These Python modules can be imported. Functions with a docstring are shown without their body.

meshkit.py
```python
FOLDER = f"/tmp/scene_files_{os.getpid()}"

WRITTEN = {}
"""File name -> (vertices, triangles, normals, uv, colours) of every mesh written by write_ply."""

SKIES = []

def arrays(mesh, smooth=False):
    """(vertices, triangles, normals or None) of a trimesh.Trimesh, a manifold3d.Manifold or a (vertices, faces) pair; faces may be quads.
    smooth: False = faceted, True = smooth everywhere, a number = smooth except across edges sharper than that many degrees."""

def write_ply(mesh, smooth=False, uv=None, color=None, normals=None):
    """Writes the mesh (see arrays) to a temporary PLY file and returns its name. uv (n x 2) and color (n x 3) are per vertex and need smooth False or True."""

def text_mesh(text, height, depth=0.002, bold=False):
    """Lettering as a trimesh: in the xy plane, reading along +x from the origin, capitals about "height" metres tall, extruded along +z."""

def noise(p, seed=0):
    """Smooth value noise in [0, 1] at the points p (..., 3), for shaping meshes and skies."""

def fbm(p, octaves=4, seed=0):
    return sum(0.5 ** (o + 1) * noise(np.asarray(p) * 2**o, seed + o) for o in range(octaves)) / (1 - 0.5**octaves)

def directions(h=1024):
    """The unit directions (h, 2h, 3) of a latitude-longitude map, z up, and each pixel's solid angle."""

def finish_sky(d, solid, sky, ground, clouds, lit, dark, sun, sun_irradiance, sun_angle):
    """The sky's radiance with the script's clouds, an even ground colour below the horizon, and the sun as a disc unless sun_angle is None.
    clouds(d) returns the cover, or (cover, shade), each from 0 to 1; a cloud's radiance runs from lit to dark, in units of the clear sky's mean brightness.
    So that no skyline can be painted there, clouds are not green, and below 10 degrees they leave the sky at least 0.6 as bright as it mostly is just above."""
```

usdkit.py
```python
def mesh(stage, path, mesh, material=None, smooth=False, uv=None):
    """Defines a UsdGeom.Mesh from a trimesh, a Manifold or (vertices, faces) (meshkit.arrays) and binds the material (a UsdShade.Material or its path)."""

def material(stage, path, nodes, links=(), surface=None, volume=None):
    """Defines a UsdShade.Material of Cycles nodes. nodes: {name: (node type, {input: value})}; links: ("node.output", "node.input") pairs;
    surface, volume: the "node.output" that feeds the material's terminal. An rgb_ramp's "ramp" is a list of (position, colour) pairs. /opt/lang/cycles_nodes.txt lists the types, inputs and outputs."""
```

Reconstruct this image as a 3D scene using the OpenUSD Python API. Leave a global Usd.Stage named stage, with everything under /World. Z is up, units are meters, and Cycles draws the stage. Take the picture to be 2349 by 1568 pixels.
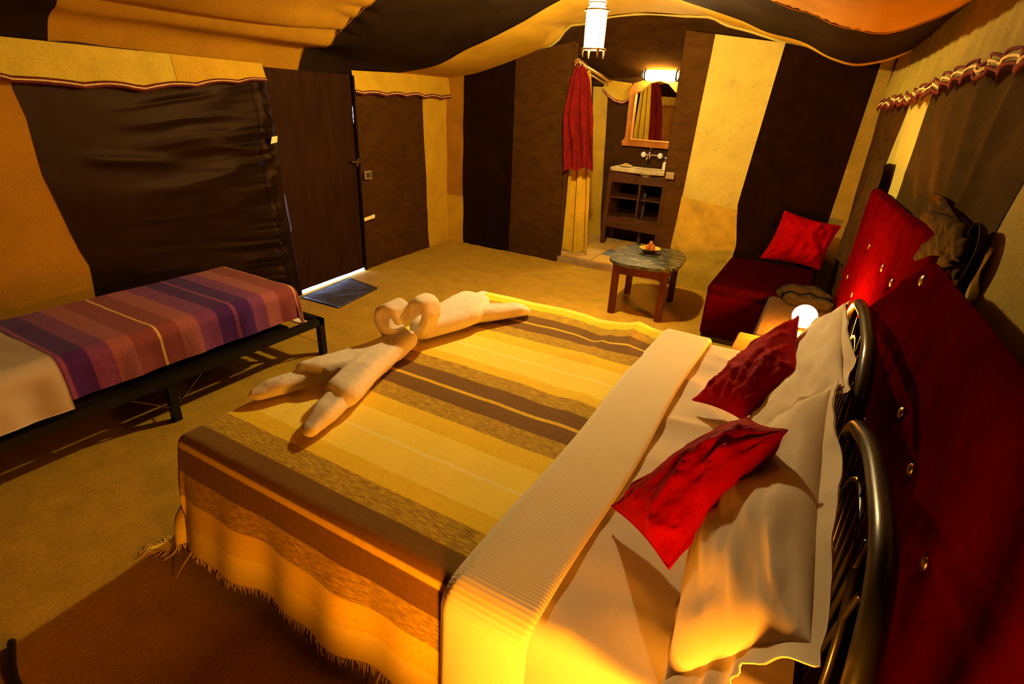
import math, random
import numpy as np, trimesh, manifold3d as m3, usdkit, meshkit
from pxr import Usd, UsdGeom, UsdLux, UsdShade, Gf, Sdf, Vt

random.seed(7); np.random.seed(7)
stage = Usd.Stage.CreateInMemory()
UsdGeom.SetStageUpAxis(stage, 'Z'); UsdGeom.SetStageMetersPerUnit(stage, 1.0)
UsdGeom.Xform.Define(stage, '/World')

# ---------------------------------------------------------------- camera, sky, exposure
cam = UsdGeom.Camera.Define(stage, '/World/camera')
RIGHT = (0.86512123, 0.49970315, 0.04315113)
DOWN = (0.23970882, -0.33635724, -0.91071592)
FWD = (-0.44057341, 0.79822338, -0.41077305)
EYE = (0.0, 0.0, 1.65)
cam.AddTransformOp().Set(Gf.Matrix4d(*RIGHT, 0, *[-a for a in DOWN], 0, *[-a for a in FWD], 0, *EYE, 1))
cam.CreateHorizontalApertureAttr(36.0)
cam.CreateFocalLengthAttr(36.0 * 1238.78 / 2349.0)
cam.CreateClippingRangeAttr((0.03, 500.0))
cam.CreateExposureAttr(2.1)

sky = UsdLux.DomeLight.Define(stage, '/World/sky')
sky.CreateColorAttr(Gf.Vec3f(0.50, 0.62, 1.0)); sky.CreateIntensityAttr(1.0)

LANTERN_GLOW = (1.0, 0.70, 0.27); LANTERN_POWER = 1250.0
SCONCE_GLOW = (1.0, 0.70, 0.27); SCONCE_POWER = 34.0
BEDLAMP_GLOW = (1.0, 0.33, 0.018); BEDLAMP_POWER = 170.0; NEARLAMP_POWER = 115.0

# ---------------------------------------------------------------- helpers
used = {}
def unique(path):
    n = used.get(path, -1) + 1
    used[path] = n
    return path if n == 0 else f'{path}_{n:03d}'
def under(parent):
    return '/World' if parent is None else str(parent.GetPath())
def obj(name, mesh, mat, parent=None, smooth=30, uv=None, label=None, kind=None):
    p = unique(under(parent) + '/' + name)
    prim = usdkit.mesh(stage, p, mesh, MAT[mat], smooth=True if uv is not None else smooth, uv=uv).GetPrim()
    if label: prim.SetCustomDataByKey('label', label)
    if kind: prim.SetCustomDataByKey('kind', kind)
    return prim
def tag(prim, label, cat, group=None):
    prim.SetCustomDataByKey('label', label); prim.SetCustomDataByKey('category', cat)
    if group: prim.SetCustomDataByKey('group', group)
    return prim
def thing(name, label, cat, loc=(0, 0, 0), rotz=0.0, group=None):
    x = UsdGeom.Xform.Define(stage, unique('/World/' + name))
    x.AddTranslateOp().Set(Gf.Vec3d(*loc)); x.AddRotateZOp().Set(rotz)
    return tag(x.GetPrim(), label, cat, group)
def setting(name, label):
    x = UsdGeom.Xform.Define(stage, unique('/World/' + name)).GetPrim()
    x.SetCustomDataByKey('kind', 'structure'); x.SetCustomDataByKey('label', label)
    return x
def cat(*ms): return trimesh.util.concatenate([m for m in ms])
def tm(man):
    m = man.to_mesh(); return trimesh.Trimesh(np.array(m.vert_properties[:, :3]), np.array(m.tri_verts), process=False)
def box(x0, x1, y0, y1, z0, z1, r=0.0):
    if r <= 0:
        m = trimesh.creation.box([x1 - x0, y1 - y0, z1 - z0]); m.apply_translation([(x0 + x1) / 2, (y0 + y1) / 2, (z0 + z1) / 2]); return m
    s = m3.Manifold.sphere(r, 16)
    return tm(m3.Manifold.batch_hull([s.translate([x, y, z]) for x in (x0 + r, x1 - r) for y in (y0 + r, y1 - r) for z in (z0 + r, z1 - r)]))
def bar(a, b, w, h=None, up=(0, 0, 1)):
    a, b = np.array(a, float), np.array(b, float); h = h or w
    d = b - a; L = np.linalg.norm(d); d /= L
    u = np.cross(up, d)
    if np.linalg.norm(u) < 1e-6: u = np.cross((1, 0, 0), d)
    u /= np.linalg.norm(u); v = np.cross(d, u)
    m = trimesh.creation.box([L, w, h]); T = np.eye(4); T[:3, 0], T[:3, 1], T[:3, 2], T[:3, 3] = d, u, v, (a + b) / 2
    m.apply_transform(T); return m
def spline(pts, n):
    from scipy.interpolate import CubicSpline
    p = np.array(pts, float); t = np.r_[0, np.cumsum(np.linalg.norm(np.diff(p, axis=0), axis=1))]
    return CubicSpline(t, p)(np.linspace(0, t[-1], n))
def tube(pts, r, seg=10, closed=False):
    p = np.array(pts, float); n = len(p); r = np.broadcast_to(r, n)
    t = np.gradient(p, axis=0) if not closed else np.roll(p, -1, 0) - np.roll(p, 1, 0)
    t /= np.linalg.norm(t, axis=1, keepdims=True)
    u = np.cross(t[0], (0.3, 0.5, 0.81)); u /= np.linalg.norm(u); V = []
    for i in range(n):
        u = u - t[i] * (u @ t[i]); u /= np.linalg.norm(u); w = np.cross(t[i], u)
        a = np.arange(seg) * 2 * np.pi / seg
        V.append(p[i] + r[i] * (np.cos(a)[:, None] * u + np.sin(a)[:, None] * w))
    F = []
    m = n if closed else n - 1
    for i in range(m):
        for k in range(seg):
            a, b = i * seg + k, i * seg + (k + 1) % seg; c, d = ((i + 1) % n) * seg + k, ((i + 1) % n) * seg + (k + 1) % seg
            F += [[a, b, d], [a, d, c]]
    V = np.vstack(V)
    if not closed:
        V = np.vstack([V, p[0], p[-1]]); s, e = len(V) - 2, len(V) - 1
        for k in range(seg):
            F += [[s, (k + 1) % seg, k], [e, (n - 1) * seg + k, (n - 1) * seg + (k + 1) % seg]]
    return trimesh.Trimesh(V, np.array(F), process=False)
def lathe(profile, seg=32, loc=(0, 0, 0)):
    m = trimesh.creation.revolve(np.array(profile, float), sections=seg); m.apply_translation(loc); return m
def grid(P, closed_u=False):
    """P: (n, m, 3) points -> mesh; also returns nothing else."""
    n, m = P.shape[:2]; i = np.arange(n * m).reshape(n, m)
    a, b, c, d = i[:-1, :-1].ravel(), i[1:, :-1].ravel(), i[1:, 1:].ravel(), i[:-1, 1:].ravel()
    return trimesh.Trimesh(P.reshape(-1, 3), np.vstack([np.c_[a, b, c], np.c_[a, c, d]]), process=False)
def slab(P, t):
    """A grid of points given a thickness t against its normals (two faces and a rim)."""
    n, m = P.shape[:2]; g = grid(P); N = g.vertex_normals
    V = np.vstack([g.vertices, g.vertices - N * t]); k = n * m; i = np.arange(k).reshape(n, m)
    rim = np.r_[i[0, :-1], i[:-1, -1], i[-1, :0:-1], i[:0:-1, 0]]; nx = np.roll(rim, -1)
    F = np.vstack([g.faces, g.faces[:, ::-1] + k, np.c_[rim, rim + k, nx + k], np.c_[rim, nx + k, nx]])
    return trimesh.Trimesh(V, F, process=False)
def N3(x, y, z=0.0, seed=0):
    x, y, z = np.broadcast_arrays(x, y, z); return meshkit.fbm(np.stack([x, y, z], -1), 3, seed) - 0.5
def sstep(x, a, b):
    t = np.clip((np.asarray(x, float) - a) / (b - a), 0, 1); return t * t * (3 - 2 * t)
def blob(nodes, refine=0.012, smooth=12):
    """nodes: chains of (point, radius, half width, width direction): soft flattened tubes joined in one surface."""
    parts = []
    for chain in nodes:
        hs = []
        for p, r, w, d in chain:
            p = np.array(p, float); d = np.array(d, float); d /= np.linalg.norm(d); s = m3.Manifold.sphere(r, 20)
            hs.append([s.translate(list(p - d * w)), s.translate(list(p + d * w))])
        for a, b in zip(hs[:-1], hs[1:]): parts.append(m3.Manifold.batch_hull(a + b))
    m = m3.Manifold.batch_boolean(parts, m3.OpType.Add).refine_to_length(refine)
    t = tm(m); trimesh.smoothing.filter_taubin(t, 0.5, -0.53, smooth); return t
def wrinkle(mesh, amp, scale, seed=0, axis=(1, 1, 1)):
    v = np.array(mesh.vertices); q = v * scale * np.array(axis)
    mesh.vertices = v + mesh.vertex_normals * (N3(q[:, 0], q[:, 1], q[:, 2], seed) * 2 * amp)[:, None]; return mesh
def pillow(c, thick, n=34, pinch=0.07, amp=0.012, freq=5, seed=0, sag=0.0, power=2.2):
    """Corners c = (A, B, C, D) in order; a stuffed closed surface whose edges run in towards the corners."""
    A, B, C, D = [np.array(p, float) for p in c]
    s = np.sin(np.linspace(-1, 1, n) * np.pi / 2); S, T = np.meshgrid(s, s, indexing='ij')
    S2 = S * (1 - pinch * (1 - T ** 2)); T2 = T * (1 - pinch * (1 - S ** 2))
    a, b = (S2 + 1) / 2, (T2 + 1) / 2
    P = ((1 - a) * (1 - b))[..., None] * A + (a * (1 - b))[..., None] * B + (a * b)[..., None] * C + ((1 - a) * b)[..., None] * D
    g = grid(P); Nn = g.vertex_normals.reshape(n, n, 3)
    h = thick / 2 * np.power(np.clip(1 - np.abs(S) ** power, 0, 1), 0.55) * np.power(np.clip(1 - np.abs(T) ** power, 0, 1), 0.55)
    edge = np.clip(1 - np.maximum(np.abs(S), np.abs(T)), 0, 1)
    r = np.hypot(np.abs(S) - 1, np.abs(T) - 1)
    rad = np.sin(np.arctan2(np.abs(T) - 1, np.abs(S) - 1) * 13) * np.exp(-r * 2.4) * 0.5
    w = (N3(S * freq, T * freq * .6, 0, seed) * 2 + rad) * amp * sstep(edge, 0, 0.25)
    cr = (1 - np.abs(2 * meshkit.noise(np.stack([S * 2.2 + T * 1.1 + 7, T * 1.3 - S * .5, 0 * S + 2], -1), seed + 6) - 1)) ** 7
    w = w + cr * amp * 1.1 * sstep(edge, .02, 0.2)
    w2 = N3(S * freq * .7, T * freq, 5, seed + 3) * 2 * amp * sstep(edge, 0, 0.25)
    up, lo = P + Nn * (h + w)[..., None], P - Nn * (h + w2)[..., None]
    V = np.vstack([up.reshape(-1, 3), lo.reshape(-1, 3)]); i = np.arange(n * n).reshape(n, n)
    rim = np.r_[i[0, :-1], i[:-1, -1], i[-1, :0:-1], i[:0:-1, 0]]; mp = np.arange(2 * n * n); mp[rim + n * n] = rim
    F = np.vstack([g.faces, mp[g.faces[:, ::-1] + n * n]])
    if sag: V[:, 2] -= 0
    m = trimesh.Trimesh(V, F, process=False); m.remove_unreferenced_vertices(); return m

# ---------------------------------------------------------------- materials
MAT = {}
def cloth(name, col, rough=0.85, sheen=0.0, tint=(1, 1, 1), var=0.25, vscale=4.0, weave=900.0, bump=0.25, dirt=0.0, mscale=(1, 1, 1), spec=0.15, stint=(1, 1, 1), grain=0.55):
    dark = tuple(c * (1 - var) for c in col); light = tuple(min(1, c * (1 + var)) for c in col)
    nodes = {'tc': ('geometry', {}), 'mp': ('mapping', {'scale': mscale}),
             'n': ('noise_texture', {'scale': vscale, 'detail': 5.0, 'roughness': 0.62}),
             'r': ('rgb_ramp', {'ramp': [(0.28, dark), (0.5, col), (0.74, light)]}),
             'w': ('noise_texture', {'scale': weave, 'detail': 1.0}),
             'w2': ('noise_texture', {'scale': 170.0, 'detail': 3.0, 'roughness': 0.7}), 'mw': ('mix_color', {'blend_type': 'overlay', 'fac': grain}),
             'b': ('bump', {'strength': bump, 'distance': 0.002}),
             'p': ('principled_bsdf', {'roughness': rough, 'sheen_weight': sheen, 'sheen_roughness': 0.35, 'sheen_tint': tint, 'specular_ior_level': spec, 'specular_tint': stint})}
    links = [('tc.position', 'mp.vector'), ('mp.vector', 'n.vector'), ('n.fac', 'r.fac'), ('tc.position', 'w.vector'), ('r.color', 'mw.a'), ('w2.fac', 'mw.b'), ('tc.position', 'w2.vector'), ('mw.result', 'p.base_color'), ('w.fac', 'b.height'), ('b.normal', 'p.normal')]
    if dirt:
        nodes['d'] = ('noise_texture', {'scale': 9.0, 'detail': 7.0, 'roughness': 0.75})
        nodes['dr'] = ('rgb_ramp', {'ramp': [(0.0, (1, 1, 1)), (0.56, (1, 1, 1)), (0.72, (1 - dirt, 1 - dirt, 1 - dirt * 1.05))]})
        nodes['dm'] = ('mix_color', {'blend_type': 'multiply', 'fac': 1.0})
        links += [('tc.position', 'd.vector'), ('d.fac', 'dr.fac'), ('mw.result', 'dm.a'), ('dr.color', 'dm.b')]
        links = [l for l in links if l != ('mw.result', 'p.base_color')] + [('dm.result', 'p.base_color')]
    MAT[name] = usdkit.material(stage, '/World/Looks/' + name, nodes, links, surface='p.BSDF')
def plain(name, col, rough=0.5, metal=0.0, spec=0.5, emit=None, power=0.0):
    p = {'base_color': col, 'roughness': rough, 'metallic': metal, 'specular_ior_level': spec}
    if emit: p.update(emission_color=emit, emission_strength=power)
    MAT[name] = usdkit.material(stage, '/World/Looks/' + name, {'p': ('principled_bsdf', p)}, [], surface='p.BSDF')
def wood(name, a, b, scale=(2, 2, 14), rough=0.45):
    MAT[name] = usdkit.material(stage, '/World/Looks/' + name, {
        'tc': ('texture_coordinate', {}), 'mp': ('mapping', {'scale': scale}), 'n': ('noise_texture', {'scale': 4.0, 'detail': 6.0, 'roughness': 0.65, 'distortion': 0.8}),
        'r': ('rgb_ramp', {'ramp': [(0.3, a), (0.7, b)]}), 'bp': ('bump', {'strength': 0.2, 'distance': 0.002}), 'p': ('principled_bsdf', {'roughness': rough, 'specular_ior_level': 0.2})},
        [('tc.object', 'mp.vector'), ('mp.vector', 'n.vector'), ('n.fac', 'r.fac'), ('r.color', 'p.base_color'), ('n.fac', 'bp.height'), ('bp.normal', 'p.normal')], surface='p.BSDF')
def stripes(name, ramp, mask, v0, period=0.838, fleck=(0.2, 0.1, 0.02)):
    nodes = {'uv': ('uvmap', {'attribute': 'st'}), 'sx': ('separate_xyz', {}), 'a': ('math', {'math_type': 'subtract', 'value2': v0}), 'd': ('math', {'math_type': 'divide', 'value2': period}),
             'f': ('math', {'math_type': 'floored_modulo', 'value2': 1.0}), 'wob': ('noise_texture', {'scale': 3.0, 'detail': 1.0}),
             'r': ('rgb_ramp', {'ramp': ramp}), 'm': ('rgb_ramp', {'ramp': mask}), 'mp': ('mapping', {'scale': (22.0, 260.0, 1.0)}), 'n': ('noise_texture', {'scale': 1.0, 'detail': 4.0, 'roughness': 0.7}),
             'nr': ('rgb_ramp', {'ramp': [(0.42, (0, 0, 0)), (0.58, (1, 1, 1))]}), 'mm': ('math', {'math_type': 'multiply'}), 'mx': ('mix_color', {'b': fleck}),
             'g': ('noise_texture', {'scale': 60.0, 'detail': 3.0}), 'gm': ('mix_color', {'blend_type': 'overlay', 'fac': 0.3}),
             'wv': ('noise_texture', {'scale': 700.0, 'detail': 1.0}), 'b': ('bump', {'strength': 0.25, 'distance': 0.002}),
             'p': ('principled_bsdf', {'roughness': 0.85, 'specular_ior_level': 0.15, 'sheen_weight': 0.08})}
    links = [('uv.UV', 'sx.vector'), ('sx.y', 'a.value1'), ('a.value', 'd.value1'), ('d.value', 'f.value1'), ('f.value', 'r.fac'), ('f.value', 'm.fac'),
             ('uv.UV', 'mp.vector'), ('mp.vector', 'n.vector'), ('n.fac', 'nr.fac'), ('nr.color', 'mm.value1'), ('m.color', 'mm.value2'), ('mm.value', 'mx.fac'), ('r.color', 'mx.a'),
             ('uv.UV', 'g.vector'), ('mx.result', 'gm.a'), ('g.fac', 'gm.b'), ('gm.result', 'p.base_color'), ('uv.UV', 'wv.vector'), ('wv.fac', 'b.height'), ('b.normal', 'p.normal')]
    MAT[name] = usdkit.material(stage, '/World/Looks/' + name, nodes, links, surface='p.BSDF')

YEL = (0.47, 0.285, 0.013)
cloth('yellow_cloth', YEL, var=0.14, vscale=5, dirt=0.12)
cloth('patch_cloth', (0.34, 0.215, 0.016), var=0.28, vscale=7, dirt=0.25)
cloth('ochre_cloth', (0.3024, 0.1428, 0.0050), var=0.16, vscale=4)
cloth('cream_cloth', (0.3864, 0.3024, 0.0546), var=0.10, vscale=6, dirt=0.3)
cloth('valance_cream', (0.4704, 0.3444, 0.0294), var=0.14, vscale=6, dirt=0.15)
cloth('olive_cloth', (0.2016, 0.1386, 0.0151), var=0.18, vscale=6)
cloth('orange_cloth', (0.2940, 0.1445, 0.0042), var=0.14, vscale=4)
cloth('dark_velvet', (0.0063, 0.0025, 0.0008), rough=0.46, sheen=0.03, stint=(1, 0.55, 0.25), tint=(1, 0.7, 0.4), var=0.35, vscale=6, spec=0.14)
cloth('maroon_velvet', (0.0077, 0.0025, 0.0009), stint=(1, 0.55, 0.25), rough=0.85, sheen=0.03, tint=(1, 0.6, 0.4), var=0.4, vscale=8, spec=0.04)
cloth('door_velvet', (0.0170, 0.0055, 0.0021), stint=(1, 0.55, 0.25), rough=0.7, sheen=0.05, tint=(1, 0.6, 0.4), var=0.4, vscale=5, mscale=(1, 2, 0.5))
cloth('brown_velvet', (0.0484, 0.0206, 0.0039), rough=0.8, sheen=0.0, spec=0.0, tint=(1, 0.7, 0.4), var=0.3, vscale=7, mscale=(1, 1, 2.5), stint=(1, 0.55, 0.25))
cloth('roof_dark', (0.0126, 0.0068, 0.0029), rough=0.75, sheen=0.0, spec=0.03, tint=(1, .8, .5), var=0.3, vscale=4, stint=(1, 0.55, 0.25))
cloth('knot_cloth', (0.0363, 0.0193, 0.0044), rough=0.9, sheen=0.0, var=0.25, vscale=9, spec=0.02, stint=(1, .5, .2))
cloth('red_velvet', (0.0386, 0.0003, 0.0009), stint=(1, .05, .05), rough=0.85, sheen=0.02, tint=(1, 0.02, 0.03), var=0.3, spec=0.0, vscale=7, bump=0.15)
cloth('red_cushion', (0.215, 0.0010, 0.0016), stint=(1, .06, .03), rough=0.7, sheen=0.30, tint=(1, 0.02, 0.015), var=0.25, vscale=8, bump=0.15, spec=0.08)
cloth('dark_red_velvet', (0.0218, 0.0008, 0.0015), rough=0.9, var=0.35, vscale=12, spec=0.0)
cloth('red_towel', (0.1344, 0.0034, 0.0025), rough=0.95, var=0.35, vscale=30, weave=400, bump=0.6, mscale=(1, 1, .35))
cloth('braid', (0.10, 0.016, 0.008), var=0.3, vscale=40)
cloth('braid_pale', (0.6, 0.42, 0.16), var=0.3, vscale=40)
cloth('white_linen', grain=0.12, col=(0.5040, 0.4200, 0.3024), rough=0.8, var=0.03, vscale=5, spec=0.2)
cloth('towel_white', grain=0.2, col=(0.7056, 0.6132, 0.4620), rough=0.95, var=0.03, vscale=15, weave=500, bump=0.8)
cloth('dark_cloth', (0.042, 0.024, 0.009), rough=0.6, var=0.5, vscale=60, weave=160, bump=0.8, spec=0.2)
cloth('fluffy_dark', (0.010, 0.007, 0.004), rough=1.0, var=0.5, vscale=40, weave=250, bump=1.0)
cloth('fringe_cloth', (0.66, 0.46, 0.06), var=0.15, vscale=10)
cloth('carpet', grain=0.7, col=(0.40, 0.235, 0.018), rough=0.95, var=0.16, vscale=7, weave=420, bump=0.6, dirt=0.12)
cloth('outside_sand', (0.55, 0.55, 0.57), var=0.1, vscale=2)
cloth('rib_linen', (0.84, 0.79, 0.68), rough=0.85, var=0.03, vscale=5)
BROWN, LIGHT, MID, LINE = (0.17, 0.076, 0.003), (0.90, 0.68, 0.075), (0.82, 0.55, 0.009), (0.70, 0.45, 0.014)
HEA = (0.60, 0.38, 0.009); PALE = (0.88, 0.76, 0.27)
def bands(seq):
    out = []
    for a, b, c in seq: out += [(a + 0.002, c), (b - 0.002, c)]
    return out
stripes('yellow_stripes', bands([(0, .012, LINE), (.012, .13, BROWN), (.13, .245, HEA), (.245, .33, MID), (.33, .485, LIGHT), (.485, .498, PALE), (.498, .64, LIGHT), (.64, .755, MID), (.755, .875, HEA), (.875, .988, BROWN), (.988, 1.0, LINE)]),
        bands([(0, .13, (0, 0, 0)), (.13, .245, (.8, .8, .8)), (.245, .755, (0, 0, 0)), (.755, .875, (.8, .8, .8)), (.875, 1, (0, 0, 0))]), 0.806, fleck=(0.19, 0.09, 0.004))
PUR, MAU, TER, RUST, GOLD = (0.058, 0.009, 0.115), (0.21, 0.045, 0.13), (0.31, 0.085, 0.085), (0.22, 0.045, 0.045), (0.72, 0.42, 0.10)
stripes('purple_stripes', bands([(0, .012, MAU), (.012, .125, PUR), (.125, .235, MAU), (.235, .35, TER), (.35, .492, RUST), (.492, .506, GOLD), (.506, .62, RUST), (.62, .745, TER), (.745, .875, MAU), (.875, .988, PUR), (.988, 1.0, MAU)]),
        bands([(0, .125, (0, 0, 0)), (.125, .235, (.6, .6, .6)), (.235, .745, (0, 0, 0)), (.745, .875, (.6, .6, .6)), (.875, 1, (0, 0, 0))]), 0.87 + 0.02, period=0.842, fleck=(0.10, 0.018, 0.11))
MAT['rib_linen'] = usdkit.material(stage, '/World/Looks/ribbed_linen', {'uv': ('uvmap', {'attribute': 'st'}), 'w': ('wave_texture', {'bands_direction': 'y', 'scale': 30.0, 'distortion': 0.6, 'detail': 1.0}), 'n': ('noise_texture', {'scale': 300.0}),
    'mx': ('mix_color', {'fac': 0.3}), 'b': ('bump', {'strength': 0.28, 'distance': 0.003}), 'p': ('principled_bsdf', {'base_color': (0.62, 0.53, 0.34), 'roughness': 0.85, 'specular_ior_level': 0.15})},
    [('uv.UV', 'w.vector'), ('uv.UV', 'n.vector'), ('w.color', 'mx.a'), ('n.color', 'mx.b'), ('mx.result', 'b.height'), ('b.normal', 'p.normal')], surface='p.BSDF')
plain('black_metal', (0.018, 0.016, 0.013), 0.4, 0.6)
plain('iron_tube', (0.011, 0.010, 0.006), 0.30, 0.0)
plain('brass', (0.65, 0.42, 0.14), 0.3, 1.0)
plain('chrome', (0.75, 0.73, 0.68), 0.15, 1.0)
plain('crystal', (0.85, 0.82, 0.75), 0.08, 0.3, spec=0.9)
plain('switch_plastic', (0.22, 0.15, 0.07), 0.35)
plain('dark_plastic', (0.05, 0.032, 0.018), 0.4)
plain('tape', (0.80, 0.66, 0.28), 0.5)
plain('mat_plastic', (0.055, 0.045, 0.038), 0.28, spec=0.6)
plain('mirror_glass', (0.9, 0.9, 0.88), 0.01, 1.0)
plain('lamp_metal', (0.35, 0.27, 0.14), 0.35, 1.0)
plain('tag_paper', (0.42, 0.36, 0.22), 0.6)
plain('white_paper', (0.8, 0.74, 0.6), 0.6)
plain('bowl_black', (0.02, 0.014, 0.01), 0.35)
plain('bowl_yellow', (0.75, 0.40, 0.02), 0.5)
plain('potpourri', (0.26, 0.075, 0.008), 0.7)
plain('porcelain_tan', (0.55, 0.42, 0.2), 0.25)
plain('grout', (0.24, 0.16, 0.07), 0.9)
plain('lantern_bulb', (1, 1, 1), 0.3, emit=LANTERN_GLOW, power=LANTERN_POWER)
MAT['lantern_glass'] = usdkit.material(stage, '/World/Looks/lantern_glass', {'t': ('transparent_bsdf', {'color': (1, 1, 1)}), 'e': ('emission', {'color': LANTERN_GLOW, 'strength': 60.0}), 'm': ('mix_closure', {'fac': 0.2})},
    [('t.BSDF', 'm.closure1'), ('e.emission', 'm.closure2')], surface='m.closure')
plain('sconce_glass', (1, 1, 1), 0.3, emit=SCONCE_GLOW, power=SCONCE_POWER)
plain('bedlamp_glass', (1, 1, 1), 0.3, emit=BEDLAMP_GLOW, power=BEDLAMP_POWER)
plain('nearlamp_glass', (1, 1, 1), 0.3, emit=BEDLAMP_GLOW, power=NEARLAMP_POWER)
wood('red_wood', (0.032, 0.006, 0.002), (0.09, 0.018, 0.005), (3, 3, 0.6), 0.4)
wood('dark_wood', (0.045, 0.014, 0.003), (0.10, 0.034, 0.008), (1, 3, 3), 0.5)
wood('orange_wood', (0.28, 0.085, 0.008), (0.50, 0.19, 0.02), (2, 2, 0.7), 0.35)
wood('night_wood', (0.34, 0.14, 0.02), (0.48, 0.22, 0.04), (1, 5, 5), 0.4)
for nm, c1, c2 in (('tile_tan', (0.50, 0.30, 0.07), (0.66, 0.42, 0.11)), ('tile_honey', (0.60, 0.33, 0.05), (0.72, 0.45, 0.09)), ('tile_grey', (0.15, 0.165, 0.17), (0.21, 0.225, 0.23)), ('step_stone', (0.20, 0.12, 0.05), (0.38, 0.25, 0.10))):
    wood(nm, c1, c2, (1, 1, 1), 0.4)
MAT['green_marble'] = usdkit.material(stage, '/World/Looks/green_marble', {'g': ('texture_coordinate', {}), 'mp': ('mapping', {'rotation': (0, 0, 0.25), 'scale': (3.0, 9.0, 3.0)}), 'n': ('noise_texture', {'scale': 2.2, 'detail': 6.0, 'roughness': 0.6, 'distortion': 1.6}),
    'r': ('rgb_ramp', {'ramp': [(0.0, (0.016, 0.019, 0.009)), (0.48, (0.022, 0.026, 0.013)), (0.56, (0.06, 0.06, 0.03)), (0.63, (0.36, 0.32, 0.17)), (0.68, (0.05, 0.05, 0.025)), (1, (0.022, 0.024, 0.012))]}), 'p': ('principled_bsdf', {'roughness': 0.28})},
    [('g.object', 'mp.vector'), ('mp.vector', 'n.vector'), ('n.fac', 'r.fac'), ('r.color', 'p.base_color')], surface='p.BSDF')
MAT['tan_marble'] = usdkit.material(stage, '/World/Looks/tan_marble', {'g': ('texture_coordinate', {}), 'n': ('noise_texture', {'scale': 9.0, 'detail': 6.0, 'distortion': 1.0}),
    'r': ('rgb_ramp', {'ramp': [(0.3, (0.34, 0.25, 0.11)), (0.55, (0.55, 0.43, 0.21)), (0.7, (0.68, 0.56, 0.30))]}), 'p': ('principled_bsdf', {'roughness': 0.25})},
    [('g.object', 'n.vector'), ('n.fac', 'r.fac'), ('r.color', 'p.base_color')], surface='p.BSDF')

# ---------------------------------------------------------------- the tent: floor, walls, roof
YB = 5.46
def xl(y): return -4.01 + 0.085 * (YB - y)
def xr(y): return 0.20 + 0.085 * (YB - y)

fl = setting('floor', 'tan sand-coloured carpet floor of the tent')
gx, gy = np.meshgrid(np.linspace(0, 1, 150), np.linspace(-1.6, 5.50, 200), indexing='ij'); gx = xl(gy) - .01 + gx * (xr(gy) + .06 - xl(gy))
gz = N3(gx * 1.6, gy * 1.6, 0, 3) * 0.010 * sstep(np.hypot(gx + 1.2, gy - 1.9), 1.5, 2.6)
gz = np.where((gx > -3.0), gz, gz * 0.4) - 0.004
obj('carpet', grid(np.stack([gx, gy, gz], -1)), 'carpet', fl, smooth=True)
og = obj('ground', box(-30, 30, -30, 30, -0.10, -0.03), 'outside_sand'); og.SetCustomDataByKey('kind', 'structure'); og.SetCustomDataByKey('label', 'pale sand ground outside the tent')

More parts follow.
